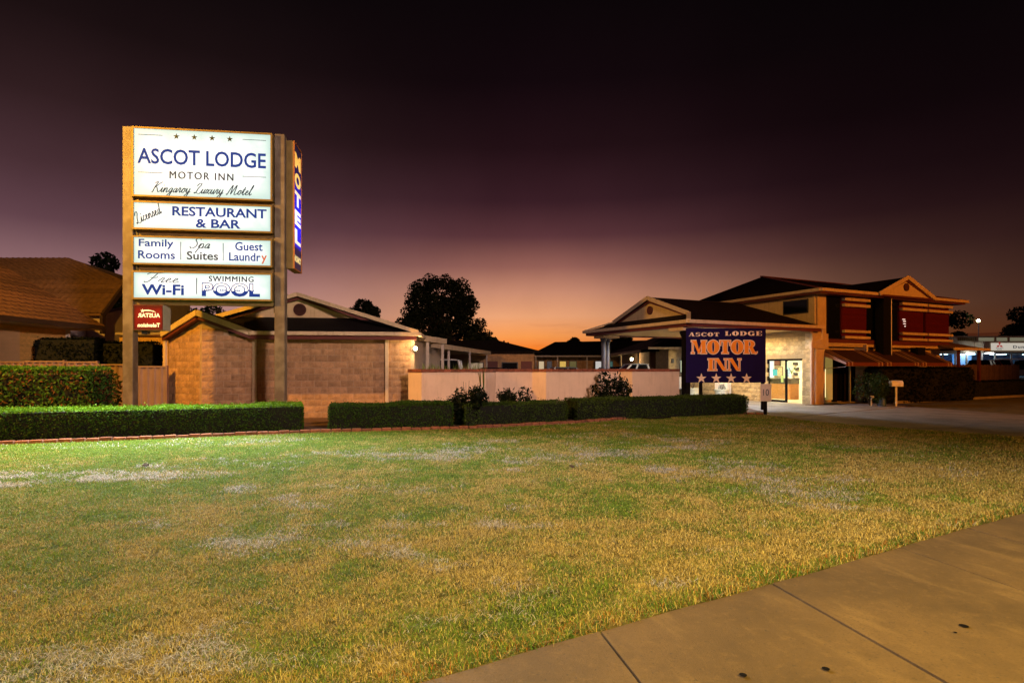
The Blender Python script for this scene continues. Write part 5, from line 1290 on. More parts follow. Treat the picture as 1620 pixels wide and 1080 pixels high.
mb = MB(); mb.hexa([(-.9, .3, 0), (-.1, .3, 0), (-.1, 7, 0), (-.9, 7, 0), (-.9, .3, 4.0), (-.1, .3, 4.0), (-.1, 7, 5.7), (-.9, 7, 5.7)]); mb.build('gable_wall', M['lilac'], HB)
mb = MB(); mb.box(-1.5, -.91, .25, .6, 0, 3.9); mb.box(-14, -1.5, .3, .6, 0, 3.9); mb.build('wall', M['lilac'], HB)
HC = empty('pink_shed', 'pink walled building seen between the left sign post and the prow gable', 'house', (-16.8, 27, 0))
mb = MB(); mb.box(0, 4.5, 0, 4, 0, 3.0); mb.build('wall', M['pinkwall'], HC)
mb = MB(); mb.slab([(-.4, -.4, 3.05), (5, -.4, 3.05), (5, 2, 3.6), (-.4, 2, 3.6)], .06); mb.build('roof', M['pinkwall'], HC)
mb = MB(); mb.box(-.4, 5, -.46, -.4, 2.93, 3.04); mb.build('gutter', M['white'], HC)
mb = MB(); mb.box(.75, 1.0, -.2, -.01, 0, 2.93); mb.build('post', mat('pink_post', (.6, .4, .4), .6, .05), HC)
# ---- steel fence between neighbour and motel
FE = empty('steel_fence', 'brown ribbed steel fence left of the tall sign behind the leafy bush', 'fence', (-16.4, 17.5, 0), R(2))
def rib_panel(parent, x0, x1, z1, m=M['fence'], y=0):
    mb = MB(); n_ = int((x1-x0)/.19); w_ = (x1-x0)/n_
    prof = []
    for i in range(n_):
        a = x0+i*w_; prof += [(a, 0), (a+w_*.18, -.035), (a+w_*.36, -.035), (a+w_*.54, 0)]
    prof.append((x1, 0))
    k = len(mb.v)
    for px_, py_ in prof: mb.v += [(px_, y+py_, .05), (px_, y+py_, z1)]
    for i in range(len(prof)-1): mb.f.append((k+2*i, k+2*i+2, k+2*i+3, k+2*i+1)); mb.mi.append(0)
    mb.build('fence_panel', m, parent)
for i, (a, b, z) in enumerate(((-3.4, -1.05, 1.80), (-1.0, 1.35, 1.80), (1.4, 2.55, 1.82), (2.6, 3.55, 1.80), (3.6, 4.55, 1.72), (4.6, 5.65, 1.66))):
    rib_panel(FE, a, b, z-.04)
    mb = MB(); mb.box(a, b, -.05, .03, z-.045, z+.005); mb.build('rail', M['fence'], FE)
    mb = MB(); mb.box(a, b, -.05, .03, .03, .09); mb.build('rail', M['fence'], FE)
    mb = MB(); mb.box(b, b+.05, -.06, .04, 0, z+.02); mb.build('post', M['fence'], FE)

# ================================================================== RIGHT SIDE: PALING FENCE, DEALERSHIP
PF = empty('paling_fence', 'brown timber paling fence at the right edge in front of the car dealership', 'fence', (24.3, 33.2, 0), R(25))
pm = []
for i in range(3):
    mb = MB(); mb.box(-.052, .052, -.008, .008, .05, 1.78+.02*i); pm.append(mb.mesh('paling', M['fence2']))
for i in range(90): inst('paling', pm[i % 3], PF, (i*.112, random.uniform(-.006, .006), 0), (0, 0, random.uniform(-.03, .03)))
for z in (.4, 1.5): mb = MB(); mb.box(-.1, 10.1, .015, .06, z, z+.08); mb.build('rail', M['fence2'], PF)
for i in range(5): mb = MB(); mb.box(i*2.4, i*2.4+.1, .062, .16, 0, 1.85); mb.build('post', M['fence2'], PF)
DB = empty('car_dealership', 'white car dealership with lit blue showroom windows behind the paling fence', 'dealership', (44, 60, 0), R(0))
wm = mat('dealer_white', (.62, .54, .40), .7, .05)
mb = MB(); mb.box(1.0, 4.8, 0, .3, 3.25, 4.95); mb.box(1.0, 30, .3, 14, 4.9, 5.0); mb.build('parapet', wm, DB)
mb = MB(); mb.box(4.8, 30, -1.2, -.02, 3.22, 4.34); mb.build('sign_band', wm, DB)
mb = MB(); mb.box(4.81, 30, 0, .3, 4.36, 4.44); mb.box(4.81, 30, 0, .3, 4.82, 4.95); mb.box(30, 30.2, 0, 14, 0, 4.9); mb.box(.8, 1.0, 0, 14, 0, 4.9); mb.build('upper_frame', wm, DB)
for x in (5.0, 6.9, 8.3, 10.2): mb = MB(); mb.box(x, x+.2, 0, .3, 4.44, 4.82); mb.build('mullion', wm, DB)
for k in range(10): mb = MB(); mb.box(3.0+k*.2, 3.09+k*.2, -.12, -.005, 4.45, 4.85); mb.build('louvre', M['frame'], DB)
mb = MB(); mb.box(4.9, 30, .1, .2, 4.45, 4.81); mb.build('pane', emat('upper_pane', (.42, .42, .27), .3), DB)
mb = MB(); mb.box(1.0, 30, 8, 8.2, 0, 3.2); mb.build('back_wall', mat('show_back', (.10, .28, .48), .7, .3, 1), DB)
mb = MB(); mb.box(1.0, 30, .05, 14, 0, .65); mb.build('floor', mat('show_floor', (.3, .32, .35), .3, .05), DB)
mb = MB(); mb.box(1.0, 30, .3, 8, 3.12, 3.2); mb.build('ceiling', M['white'], DB)
mb = MB(); mb.box(4.9, 6.9, 3, 3.2, .66, 3.1); mb.build('blue_wall', emat('blue_wall', (.015, .22, .80), .9), DB)
for x in (1.4, 2.7, 3.9, 5.5, 6.9, 8.6, 10.4, 13): mb = MB(); mb.box(x, x+.14, -.02, .1, .65, 3.2); mb.build('mullion', M['white'], DB)
mb = MB(); mb.box(7.0, 30, -.01, .08, 2.5, 2.6); mb.build('transom', M['white'], DB)
mb = MB(); mb.box(1.0, 30, .02, .05, .7, 3.12); mb.build('showroom_glass', M['clear'], DB)
for x in (3, 6, 9.4, 13, 18): mb = MB(); mb.box(x-.5, x+.5, 2, 3, 3.06, 3.115); mb.build('light_panel', emat('show_light', (.55, .80, 1.0), 8), DB)
for x in (4.0, 6.0): mb = MB(); mb.box(x-.35, x+.35, -.55, -.3, 3.1, 3.2); mb.build('flood_lamp', emat('dealer_flood', (.95, 1, 1), 9), DB)
for x0, x1, z1, c in ((7.2, 8.2, 2.3, (.02, .03, .05)), (9.0, 10.1, 2.1, (.1, .12, .15)), (2.9, 3.5, 2.4, (.02, .05, .10))): mb = MB(); mb.box(x0, x1, 1.4, 2.2, .66, z1); mb.build('display', mat('display_%d' % int(x0*10), c, .4, .1), DB)
mb = MB(); mb.box(5.5, 30, -1.28, -1.205, 3.43, 4.18); sgn = mb.build('sign_board', emat('dealer_sign', (.80, .74, .62), .62), DB)
def rhomb(cx, cz, a, b, ang):
    c, s = math.cos(ang), math.sin(ang); return [(cx+u*c-v*s, -1.30, cz+u*s+v*c) for u, v in ((0, 0), (b, a), (0, 2*a), (-b, a))]
lx, lz = 6.32, 3.95
EM = []
for ang in (0, R(120), R(-120)):
    mb = MB(); q = rhomb(lx, lz, .19, .11, ang); mb.face(q)
    for i in range(4): mb.face([q[i], q[(i+1) % 4], (q[(i+1) % 4][0], -1.281, q[(i+1) % 4][2]), (q[i][0], -1.281, q[i][2])])
    mb.build('emblem', emat('emblem_red', (.45, .012, .01), .6), sgn)
put_text(sgn, 'MITSUBISHI', M['ink_dark'], 5.95, 6.70, 3.60, 3.68, -1.285, offset=.02); put_text(sgn, 'MOTORS', M['ink_dark'], 6.08, 6.58, 3.48, 3.56, -1.285, offset=.02)
put_text(sgn, 'Dund', M['ink_grey'], 7.72, 9.2, 3.64, 3.93, -1.285, offset=.03, spacing=1.2)
g = MB(); g.box(36, 70, 47, 75, -.3, .58); tag(g.build('yard', M['asphalt']), kind='structure')
YL = empty('yard_lamp', 'bright yellow green yard lamp on a pole above the dealership roof', 'street lamp', (61.5, 75, 0))
mb = MB(); mb.tube((0, 0, 0), (0, 0, 7.7), .07); mb.build('pole', M['steel'], YL)
mb = MB(); mb.lathe([(.08, 7.7), (.18, 7.75), (.2, 7.9), (.08, 8.0)], n=12); mb.build('lamp', emat('yard_lamp', (.95, 1.0, .45), 30), YL)
for x, h, l in ((-1.6, 4.9, 'taller one of two tiny orange lights on the horizon right of the big tree'), (-.8, 4.6, 'lower one of two tiny orange lights on the horizon right of the big tree')):
    t = empty('horizon_lamp', l, 'street lamp', (x, 110, 0), 0, 'two lamps on the horizon')
    mb = MB(); mb.tube((0, 0, 0), (0, 0, h+1.6), .06); mb.box(-.12, .22, -.1, .1, h+1.0, h+2.0); mb.build('pole', M['darkmetal'], t)
    mb = MB(); mb.lathe([(.05, h-.2), (.3, h), (.3, h+.3), (.05, h+.5)], (0, -.3, 0), 10); mb.build('lamp', emat('horizon_lamp', (1, .62, .2), 8), t)

# ================================================================== VEHICLES
def car(name, label, loc, rz, paint, kind='hatch', group=None, L_=4.3, Wd=1.75, H=1.5):
    t = empty(name, label, 'car', loc, rz, group)
    hw = Wd/2
    # side outline: body sill to bonnet line, then glasshouse
    belt = H*.60
    body = [(-L_/2, .35), (-L_/2, belt*.85), (-L_/2+.1, belt), (L_*.16, belt), (L_/2-.15, belt*.80), (L_/2, belt*.6), (L_/2, .3)]
    if kind in ('ute', 'canopy', 'van'): body = [(-L_/2, .4), (-L_/2, belt), (L_*.20, belt), (L_/2-.15, belt*.9), (L_/2, belt*.65), (L_/2, .35)]
    def loft(poly, w0, w1, zs):
        mb = MB(); secs = [(-w1, .96), (-w0, 1), (w0, 1), (w1, .96)]; n_ = len(poly)
        secs = [(-hw, w0), (-hw*.94, w1), (hw*.94, w1), (hw, w0)]
        return mb
    mb = MB(); n_ = len(body); secs = [(-hw, -.05), (-hw+.09, 0), (hw-.09, 0), (hw, -.05)]
    for y, s in secs:
        for x, z in body:
            mb.v.append((x*(1+s*.25), y, z+(s if z > .5 else -s)))
    for q in range(3):
        for i in range(n_):
            j = (i+1) % n_; mb.f.append((q*n_+i, q*n_+j, (q+1)*n_+j, (q+1)*n_+i)); mb.mi.append(0)
    mb.f.append(tuple(reversed(range(n_)))); mb.f.append(tuple(3*n_+i for i in range(n_))); mb.mi += [0, 0]
    mb.build('body', paint, t)
    cabs = {'hatch': ((-L_/2+.25, -L_/2+.65), (L_*.22, L_*.05)), 'sedan': ((-L_/2+.75, -L_/2+1.25), (L_*.22, L_*.05)), 'wagon': ((-L_/2+.08, -L_/2+.35), (L_*.24, L_*.08)),
            'ute': ((-.5, -.35), (L_*.26, L_*.12)), 'canopy': ((-.5, -.35), (L_*.26, L_*.12)), 'van': ((-L_/2+.05, -L_/2+.2), (L_*.36, L_*.18))}[kind]
    (bx0, tx0), (bx1, tx1) = cabs; zb, zt = belt, H-.06; wi, wt = hw-.07, hw-.24
    g_ = MB(); g_.hexa([(bx0, -wi, zb), (bx1, -wi, zb), (bx1, wi, zb), (bx0, wi, zb), (tx0, -wt, zt), (tx1, -wt, zt), (tx1, wt, zt), (tx0, wt, zt)]); g_.build('windows', M['glass'], t)
    r_ = MB(); r_.hexa([(tx0-.03, -wt-.03, zt), (tx1+.04, -wt-.03, zt), (tx1+.04, wt+.03, zt), (tx0-.03, wt+.03, zt), (tx0+.12, -wt+.1, H), (tx1-.12, -wt+.1, H), (tx1-.12, wt-.1, H), (tx0+.12, wt-.1, H)]); r_.build('roof', paint, t)
    for s in (-1, 1):
        mx = (bx0+bx1)/2+.1
        for a_, b_, w_, h_ in (((bx0, s*wi, zb), (tx0, s*wt, zt), .07, .09), ((bx1, s*wi, zb), (tx1, s*wt, zt), .06, .08), ((mx, s*(wi+.005), zb), ((tx0+tx1)/2+.1, s*(wt+.005), zt), .05, .09)):
            pl_ = MB(); pl_.bar(a_, b_, w_, h_); pl_.build('pillar', paint, t)
    if kind == 'canopy':
        c_ = MB(); c_.hexa([(-L_/2+.02, -hw+.05, belt+.01), (-.56, -hw+.05, belt+.01), (-.56, hw-.05, belt+.01), (-L_/2+.02, hw-.05, belt+.01), (-L_/2+.1, -hw+.2, H+.05), (-.58, -hw+.2, H+.05), (-.58, hw-.2, H+.05), (-L_/2+.1, hw-.2, H+.05)]); c_.build('canopy', paint, t)
    if kind == 'ute':
        c_ = MB(); c_.box(-L_/2+.08, -.62, -hw+.1, hw-.1, belt-.002, belt+.02); c_.build('tray', M['black'], t)
    for s in (-1, 1):
        for x in (-L_*.31, L_*.31):
            w_ = MB(); w_.tube((x, s*(hw-.2), .33), (x, s*(hw+.01), .33), .33, n=18); wh = w_.build('wheel', M['tyre'], t)
            w_ = MB(); w_.tube((x, s*(hw+.005), .33), (x, s*(hw+.02), .33), .2, n=12); w_.build('rim', M['steel'], wh)
        l_ = MB(); l_.box(L_/2-.06, L_/2+.012, s*(hw-.28)-.16, s*(hw-.28)+.16, belt*.62, belt*.78); l_.build('headlight', M['steel'], t)
        l_ = MB(); l_.box(-L_/2-.015, -L_/2+.05, s*(hw-.16)-.1, s*(hw-.16)+.1, belt*.6, belt*1.0); l_.build('tail_light', mat('tail_red', (.5, .01, .01), .3, .05), t)
        l_ = MB(); l_.box(bx1-.18, bx1-.05, s*(hw+.02)-.08, s*(hw+.02)+.08, belt+.02, belt+.16); l_.build('mirror', paint, t)
    return t
pw = mat('car_white', (.72, .72, .74), .3, .03); pr1 = mat('car_red', (.45, .015, .012), .3, .05); pdk = mat('car_dark', (.015, .017, .025), .25, .05); psv = mat('car_silver', (.35, .37, .40), .35, .05, metal=.5)
GRP = 'cars parked behind the pink wall'
car('parked_van', 'white van facing left parked under the carport beside the corner lamp', (-4.75, 28.6, 0), R(181), pw, 'van', GRP, 4.6, 1.8, 2.04)
car('parked_car', 'dark car in the shadow of the long carport right of the white van', (-.6, 29.5, 0), R(20), pdk, 'sedan', GRP, 4.4, 1.75, 1.62)
car('parked_car', 'silver car mostly hidden behind the middle of the pink wall', (3.3, 32.5, 0), R(8), psv, 'sedan', GRP, 4.5, 1.75, 1.66)
car('parked_car', 'dark car left of the rear porch columns behind the wall', (5.6, 34.5, 0), R(175), pdk, 'hatch', GRP, 4.2, 1.75, 1.68)
car('parked_ute', 'pale double cab ute just right of the rear porch columns', (7.3, 33, 0), R(185), pw, 'ute', GRP, 4.9, 1.85, 1.86)
G2 = 'cars at the dealership'
car('parked_car', 'dark wagon with red tail lights at the dealership, leftmost', (42.3, 51.0, .58), R(40), pdk, 'wagon', G2, 4.2, 1.8, 1.74)
car('parked_car', 'red hatchback second from the left at the dealership', (44.4, 53.0, .58), R(30), pr1, 'wagon', G2, 4.0, 1.8, 1.76)
car('parked_car', 'white hatchback right of the red one at the dealership', (46.9, 54.6, .58), R(50), pw, 'hatch', G2, 4.0, 1.8, 1.84)
car('parked_car', 'dark hatchback at the right edge of the dealership yard', (46.6, 51.6, .58), R(52), pdk, 'hatch', G2, 4.2, 1.8, 1.72)

# ================================================================== FOLIAGE
def leaf_quads(pos, nrm, size, aspect=.55, jit=.9, r=rng):
    n = len(pos)
    d = nrm + r.normal(0, jit, (n, 3)); d /= np.linalg.norm(d, axis=1)[:, None]+1e-9
    a = r.normal(0, 1, (n, 3)); u = np.cross(d, a); u /= np.linalg.norm(u, axis=1)[:, None]+1e-9; v = np.cross(d, u)
    s = (size*r.uniform(.6, 1.35, n))[:, None] if np.ndim(size) == 0 else size[:, None]
    u = u*s*.5; v = v*s*.5*aspect
    # rhombus leaf
    V_ = np.stack([pos-u, pos-v+u*.1, pos+u, pos+v+u*.1], 1).reshape(-1, 3)
    Q = np.arange(n*4).reshape(-1, 4)
    return V_, Q
def foliage(name, pos, nrm, size, cols, parent, m=None, aspect=.55, jit=.9):
    V_, Q = leaf_quads(pos, nrm, size, aspect, jit)
    me = np_mesh(name, V_, Q, m or M['leaf'], np.repeat(cols, 4, 0))
    return inst(name, me, parent)
def mixcol(n, c0, c1, dark=.5, yellow=None, yf=0):
    t = rng.random(n)[:, None]; c = np.array(c0)*(1-t)+np.array(c1)*t
    c = c*(1-dark*rng.random(n)[:, None]**2)
    if yellow is not None:
        k = rng.random(n) < yf; c[k] = np.array(yellow)*rng.uniform(.5, 1, (k.sum(), 1))
    return c
def box_hedge(name, label, p, q, depth, h, dens, size, c0, c1, group=None, z0=.03, cat='hedge', lit_top_c=None, rough=.05, aspect=.55, yellow=None, yf=0, round_=.06, corew=.05):
    """clipped hedge with its front line from p to q"""
    p = Vector(p); q = Vector(q); d = q-p; L_ = d.length; ang = math.atan2(d.y, d.x)
    t = empty(name, label, cat, (p.x, p.y, 0), ang, group)
    mb = MB(); nn = max(2, int(L_/.5))
    mb.box(corew, L_-corew, corew, depth-corew, z0, h-corew-.02); mb.build('core', M['leafcore'], t)  # dark filler box added to block light through the foliage
    faces = [('f', L_*h), ('b', L_*h*.4), ('t', L_*depth*1.3), ('l', depth*h), ('r', depth*h)]
    P_, N_ = [], []
    for f, ar in faces:
        n = int(ar*dens); a = rng.random(n); b = rng.random(n); dp = np.abs(rng.normal(0, rough, n))
        if f == 'f': X, Y, Z, nn_ = a*L_, dp, z0+b*(h-z0), (0, -1, .25)
        elif f == 'b': X, Y, Z, nn_ = a*L_, depth-dp, z0+b*(h-z0), (0, 1, .25)
        elif f == 't': X, Y, Z, nn_ = a*L_, b*depth, h-dp*.8, (0, 0, 1)
        elif f == 'l': X, Y, Z, nn_ = dp, a*depth, z0+b*(h-z0), (-1, 0, .25)
        else: X, Y, Z, nn_ = L_-dp, a*depth, z0+b*(h-z0), (1, 0, .25)
        P_.append(np.stack([X, Y, Z], 1)); N_.append(np.tile(nn_, (n, 1)))
    P_ = np.concatenate(P_); N_ = np.concatenate(N_).astype(float)
    # rounded shoulders, slow waviness, thin spots
    X, Y, Z = P_.T.copy()
    wob = .05*fbm(X*1.3+p.x, Z*2+Y*2, 3)
    ed = np.clip((Z-(h-round_*2))/(round_*2), 0, 1)**2*round_
    Y = np.where(Y < depth/2, Y+ed, Y-ed); X = np.where(X < L_/2, X+ed, X-ed)
    Z = Z+wob*np.where(Z > h*.8, 1, 0)+.012*rng.normal(size=len(Z)); Y = Y+wob*1.2
    sh = rng.random(len(X)) < .012; Z = np.where(sh & (Z > h*.8), Z+rng.uniform(.02, .09, len(X)), Z); Y = np.where(sh & (Z <= h*.8), Y-rng.uniform(.0, .05, len(X)), Y)
    keep = ~((fbm(X*3+p.x*3, Z*4+7, 3) > .42) & (rng.random(len(X)) < .55) & (Z < h*.85))
    P_ = np.stack([X, Y, Z], 1)[keep]; N_ = N_[keep]
    cols = mixcol(len(P_), c0, c1, .6, yellow, yf)
    if lit_top_c is not None:
        k = P_[:, 2] > h-.07; cols[k] = mixcol(k.sum(), lit_top_c[0], lit_top_c[1], .4)  # top leaves brightened, the light from above put into their colour
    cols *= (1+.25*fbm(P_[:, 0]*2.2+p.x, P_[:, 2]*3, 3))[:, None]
    foliage('foliage', P_, N_, size, cols, t, aspect=aspect)
    return t
def off(x, d):   # point on the edging line moved back by d
    y = float(edge_y(x)); y2 = float(edge_y(x+.05)); a = math.atan2(y2-y, .05); return (x-math.sin(a)*d, y+math.cos(a)*d)
c0, c1 = (.028, .075, .010), (.055, .125, .018); tc = ((.10, .24, .012), (.16, .33, .02))  # tc: the sign's light on the hedge top as leaf colour
G3 = 'low clipped hedges along the lawn'
def hx(px, d=.16):   # x on the edging where the picture column meets it
    r = (px-810)/900; xs = np.linspace(-18, 9, 4000); e = np.abs(xs-r*edge_y(xs)); return float(xs[e.argmin()])
h1a = hx(-260); h1b = hx(500)
xm = -8.1
box_hedge('clipped_hedge', 'long low clipped hedge in front of the tall lit sign, longest of the four', off(-15.6, .2), off(-5.13, .2), 1.05, .70, 1700, .046, c0, c1, G3, lit_top_c=tc)
box_hedge('clipped_hedge', 'low clipped hedge in front of the block wall right of the tall sign', off(-4.62, .2), off(-1.50, .2), .95, .68, 1700, .046, c0, c1, G3)
box_hedge('clipped_hedge', 'short low clipped hedge in the middle in front of the pink wall', off(-1.18, .25), off(1.78, .25), .9, .63, 1700, .046, (.045, .085, .014), (.08, .14, .025), G3)
box_hedge('clipped_hedge', 'low clipped hedge below the navy motor inn board', off(2.12, .3), off(8.15, .05), .95, .66, 1500, .05, (.045, .080, .014), (.08, .13, .025), G3)
# big leafy bush
box_hedge('leafy_bush', 'untidy broad leaved bush with brown dead patches at the left edge', (-15.6, 13.9), (-10.75, 14.5), 1.5, 1.62, 520, .095, (.03, .10, .015), (.09, .20, .04), None, cat='bush', rough=.09,
          lit_top_c=((.08, .24, .03), (.14, .33, .06)), aspect=.5, yellow=(.20, .09, .035), yf=.24, round_=.22, corew=.18)
G4 = 'dark clipped hedges behind the steel fence'
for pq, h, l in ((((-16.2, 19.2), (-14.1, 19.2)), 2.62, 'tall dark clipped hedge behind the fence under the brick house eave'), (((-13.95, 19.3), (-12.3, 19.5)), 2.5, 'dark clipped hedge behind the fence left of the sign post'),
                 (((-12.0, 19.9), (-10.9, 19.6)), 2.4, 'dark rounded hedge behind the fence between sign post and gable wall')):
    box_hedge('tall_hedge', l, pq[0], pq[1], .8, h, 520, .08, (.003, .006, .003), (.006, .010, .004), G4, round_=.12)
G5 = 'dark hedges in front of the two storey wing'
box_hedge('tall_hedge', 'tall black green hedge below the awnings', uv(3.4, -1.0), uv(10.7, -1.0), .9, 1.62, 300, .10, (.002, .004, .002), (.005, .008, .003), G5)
box_hedge('clipped_hedge', 'low dark clipped hedge running from the mailbox to the right edge', (17.5, 26.0), (30.5, 33.0), .9, .92, 260, .06, (.006, .010, .004), (.012, .018, .007), G5)
mb = MB(); mb.bar((17.3, 25.75, .03), (30.5, 32.85, .03), .12, .16); ob = mb.build('garden_kerb', M['concrete'], None); tag(ob, kind='structure')

def shrub(name, label, loc, rx, ry, h, n, size, c0, c1, group=None, cat='shrub', z0=0, spiky=0, yellow=None, yf=0, stems=9, dark=.6, lobes=14):
    t = empty(name, label, cat, (loc[0], loc[1], 0), 0, group)
    mb = MB(); cs = []
    for i in range(stems):
        a = random.uniform(0, 6.28); e = random.uniform(.3, .95); tip = (rx*.8*math.cos(a)*e, ry*.8*math.sin(a)*e, z0+h*random.uniform(.5, .9)); mid_ = (tip[0]*.4, tip[1]*.4, z0+h*.35)
        mb.tube((0, 0, 0), mid_, .022, .014, 5, False); mb.tube(mid_, tip, .014, .004, 5, False)
    mb.build('stem', M['bark'], t)
    P_, N_ = [], []
    for i in range(lobes):
        a = rng.uniform(0, 6.28); e = rng.uniform(.2, .8)**.6; c = np.array([rx*e*math.cos(a)*.8, ry*e*math.sin(a)*.8, z0+h*rng.uniform(.28, .84)*(1-.3*e)]); k = int(n/lobes)
        v = rng.normal(size=(k, 3)); v /= np.linalg.norm(v, axis=1)[:, None]; rr = rng.uniform(.55, 1.05, k)[:, None]
        P_.append(c+v*rr*np.array([rx*.36, ry*.36, h*.2])); N_.append(v)
    P_ = np.concatenate(P_); N_ = np.concatenate(N_); k = P_[:, 2] > z0+.03; P_ = P_[k]; N_ = N_[k]
    foliage('foliage', P_, N_, size, mixcol(len(P_), c0, c1, dark, yellow, yf), t, aspect=.38 if spiky else .5)
    return t
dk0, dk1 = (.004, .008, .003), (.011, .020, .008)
G6 = 'dark shrubs against the pink wall'
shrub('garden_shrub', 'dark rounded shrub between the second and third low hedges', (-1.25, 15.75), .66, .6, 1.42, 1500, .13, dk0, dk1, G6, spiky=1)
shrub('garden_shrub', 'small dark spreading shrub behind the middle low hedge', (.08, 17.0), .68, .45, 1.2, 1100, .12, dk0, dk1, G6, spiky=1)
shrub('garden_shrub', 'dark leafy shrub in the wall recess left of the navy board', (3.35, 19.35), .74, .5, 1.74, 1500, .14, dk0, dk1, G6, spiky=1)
shrub('entry_bush', 'dark green bush with pale leaves beside the mailbox', (15.05, 23.9), .95, .7, 1.72, 2600, .10, (.02, .05, .012), (.05, .09, .025), None, 'bush', yellow=(.28, .26, .12), yf=.05)
# strap leaved plants just behind the wall
SP = empty('strap_plant', 'green strap leaved plants showing over the pink wall below the corner lamp', 'plant', (-2.4, 18.25, 0))
n = 260; bx0 = rng.uniform(-.5, 1.5, n); by0 = rng.uniform(-.1, .4, n); an = rng.uniform(0, 6.28, n); hh = rng.uniform(1.45, 1.80, n); ln = rng.uniform(.1, .3, n)
base = np.stack([bx0, by0, np.full(n, .9)], 1); tip = base+np.stack([np.cos(an)*ln, np.sin(an)*ln, hh-.9], 1); sd = np.stack([-np.sin(an), np.cos(an), np.zeros(n)], 1)*.02; md = (base+tip)/2+np.array([0, 0, .08])
V_ = np.stack([base-sd, base+sd, md+sd, md-sd, tip], 1).reshape(-1, 3); q_ = np.arange(n)[:, None]*5
me = np_mesh('leaves', V_, np.concatenate([q_+np.array([0, 1, 2]), q_+np.array([0, 2, 3]), q_+np.array([3, 2, 4])]), M['leaf'], np.repeat(mixcol(n, (.08, .12, .03), (.16, .2, .05)), 5, 0), tri=True); inst('leaves', me, SP)
mb = MB(); mb.box(-.5, 1.5, -.1, .4, 0, .92); mb.build('planter', M['soil'], SP)

def tree(label, loc, h, w, n_cl, n_leaf, size, group='trees on the skyline', trunk=.3, crown0=.25, shape=None, c0=(.008, .014, .006), c1=(.018, .028, .01), seed=1, cl_r=.17, cat='tree', name='tree', squash=.8):
    r = np.random.default_rng(seed); rr = random.Random(seed)
    t = empty(name, label, cat, (loc[0], loc[1], 0), 0, group)
    mb = MB(); mb.tube((0, 0, 0), (0, 0, h*.45), trunk, trunk*.7, 9); mb.tube((0, 0, h*.45), (w*.03, 0, h*.85), trunk*.7, trunk*.15, 8)
    cl = []
    for i in range(n_cl):
        for _ in range(120):
            zz = r.uniform(crown0, 1); a = r.uniform(0, 6.28)
            R_ = (shape(zz) if shape else math.sqrt(max(0, 1-((zz-(crown0+1)/2)/((1-crown0)/2))**2)))
            e = r.uniform(.1, 1)**.42*R_
            c = np.array([math.cos(a)*e*w/2*(1-cl_r*.7), math.sin(a)*e*w/2*(1-cl_r*.7), zz*h*(1-cl_r*.35)])
            if all(np.linalg.norm(c-o_) > cl_r*w*.62 for o_ in cl): break
        cl.append(c)
    for c in cl[::2]:
        st = (0, 0, h*rr.uniform(.2, .5)); mid_ = (c[0]*.5, c[1]*.5, (st[2]+c[2])/2+.2); mb.tube(st, mid_, trunk*.3, trunk*.16, 5, False); mb.tube(mid_, tuple(c), trunk*.16, trunk*.05, 5, False)
    mb.build('trunk', M['bark'], t)
    P_, N_ = [], []
    for c in cl:
        k = int(n_leaf/n_cl); v = r.normal(size=(k, 3)); v /= np.linalg.norm(v, axis=1)[:, None]; q = r.uniform(.35, 1.0, k)[:, None]**.5
        sc = cl_r*w*r.uniform(.62, 1.1); P_.append(c+v*q*np.array([sc, sc, sc*squash])); N_.append(v)
    P_ = np.concatenate(P_); N_ = np.concatenate(N_)
    foliage('crown', P_, N_, size, mixcol(len(P_), c0, c1, .5), t, M['treeleaf'], aspect=.6)
    return t
def bigshape(z):
    pts = ([.10, .2, .35, .5, .65, .8, .92, 1.0], [.9, 1.0, .97, .9, .8, .66, .48, .2]); return float(np.interp(z, *pts))
tree('big dark dome shaped tree standing against the sunset left of centre', (-6.9, 55), 10.5, 10.4, 190, 34000, .25, shape=bigshape, crown0=.14, seed=4, cl_r=.088, trunk=.45)
tree('dark low tree leaning out right of the big dome tree', (-3.3, 53), 5.3, 4.2, 16, 9000, .26, seed=9, crown0=.15, cl_r=.2)
tree('small dark tree above the right slope of the motel wing roof', (-14.4, 55), 8.4, 4.4, 18, 11000, .28, seed=6, crown0=.3, cl_r=.2)
tree('thin sapling with sparse leaves just left of the big dome tree', (-11.0, 53), 6.0, 1.6, 7, 500, .2, seed=12, crown0=.5, cl_r=.3, trunk=.08)
tree('dark tree behind the neighbour roof left of the tall sign', (-29, 40), 9.8, 5.2, 14, 7000, .3, seed=8, crown0=.4, cl_r=.2)
tree('dark blue green tree seen under the lowest sign panel', (-21.3, 40), 5.9, 4.4, 12, 7000, .26, seed=3, crown0=.25, cl_r=.22)
tree('round dark tree crown over the long courtyard roof', (10.0, 90), 6.6, 3.6, 10, 4500, .3, seed=14, crown0=.45, cl_r=.24)
tree('dark tree tops behind the reception porch roof', (14.8, 78), 7.9, 5.0, 12, 4500, .35, seed=15, crown0=.4, cl_r=.2)
tree('dark spreading tree right of the two storey wing', (58, 78), 9.6, 9.0, 26, 12000, .4, seed=16, crown0=.2, cl_r=.16)
tree('dark tree at the right edge behind the yard lamp', (71.5, 78), 10.3, 9.5, 26, 12000, .4, seed=17, crown0=.15, cl_r=.16)
tree('dark small tree between the dealership trees', (64.5, 84), 6.4, 5.0, 12, 4500, .4, seed=18, crown0=.3, cl_r=.2)
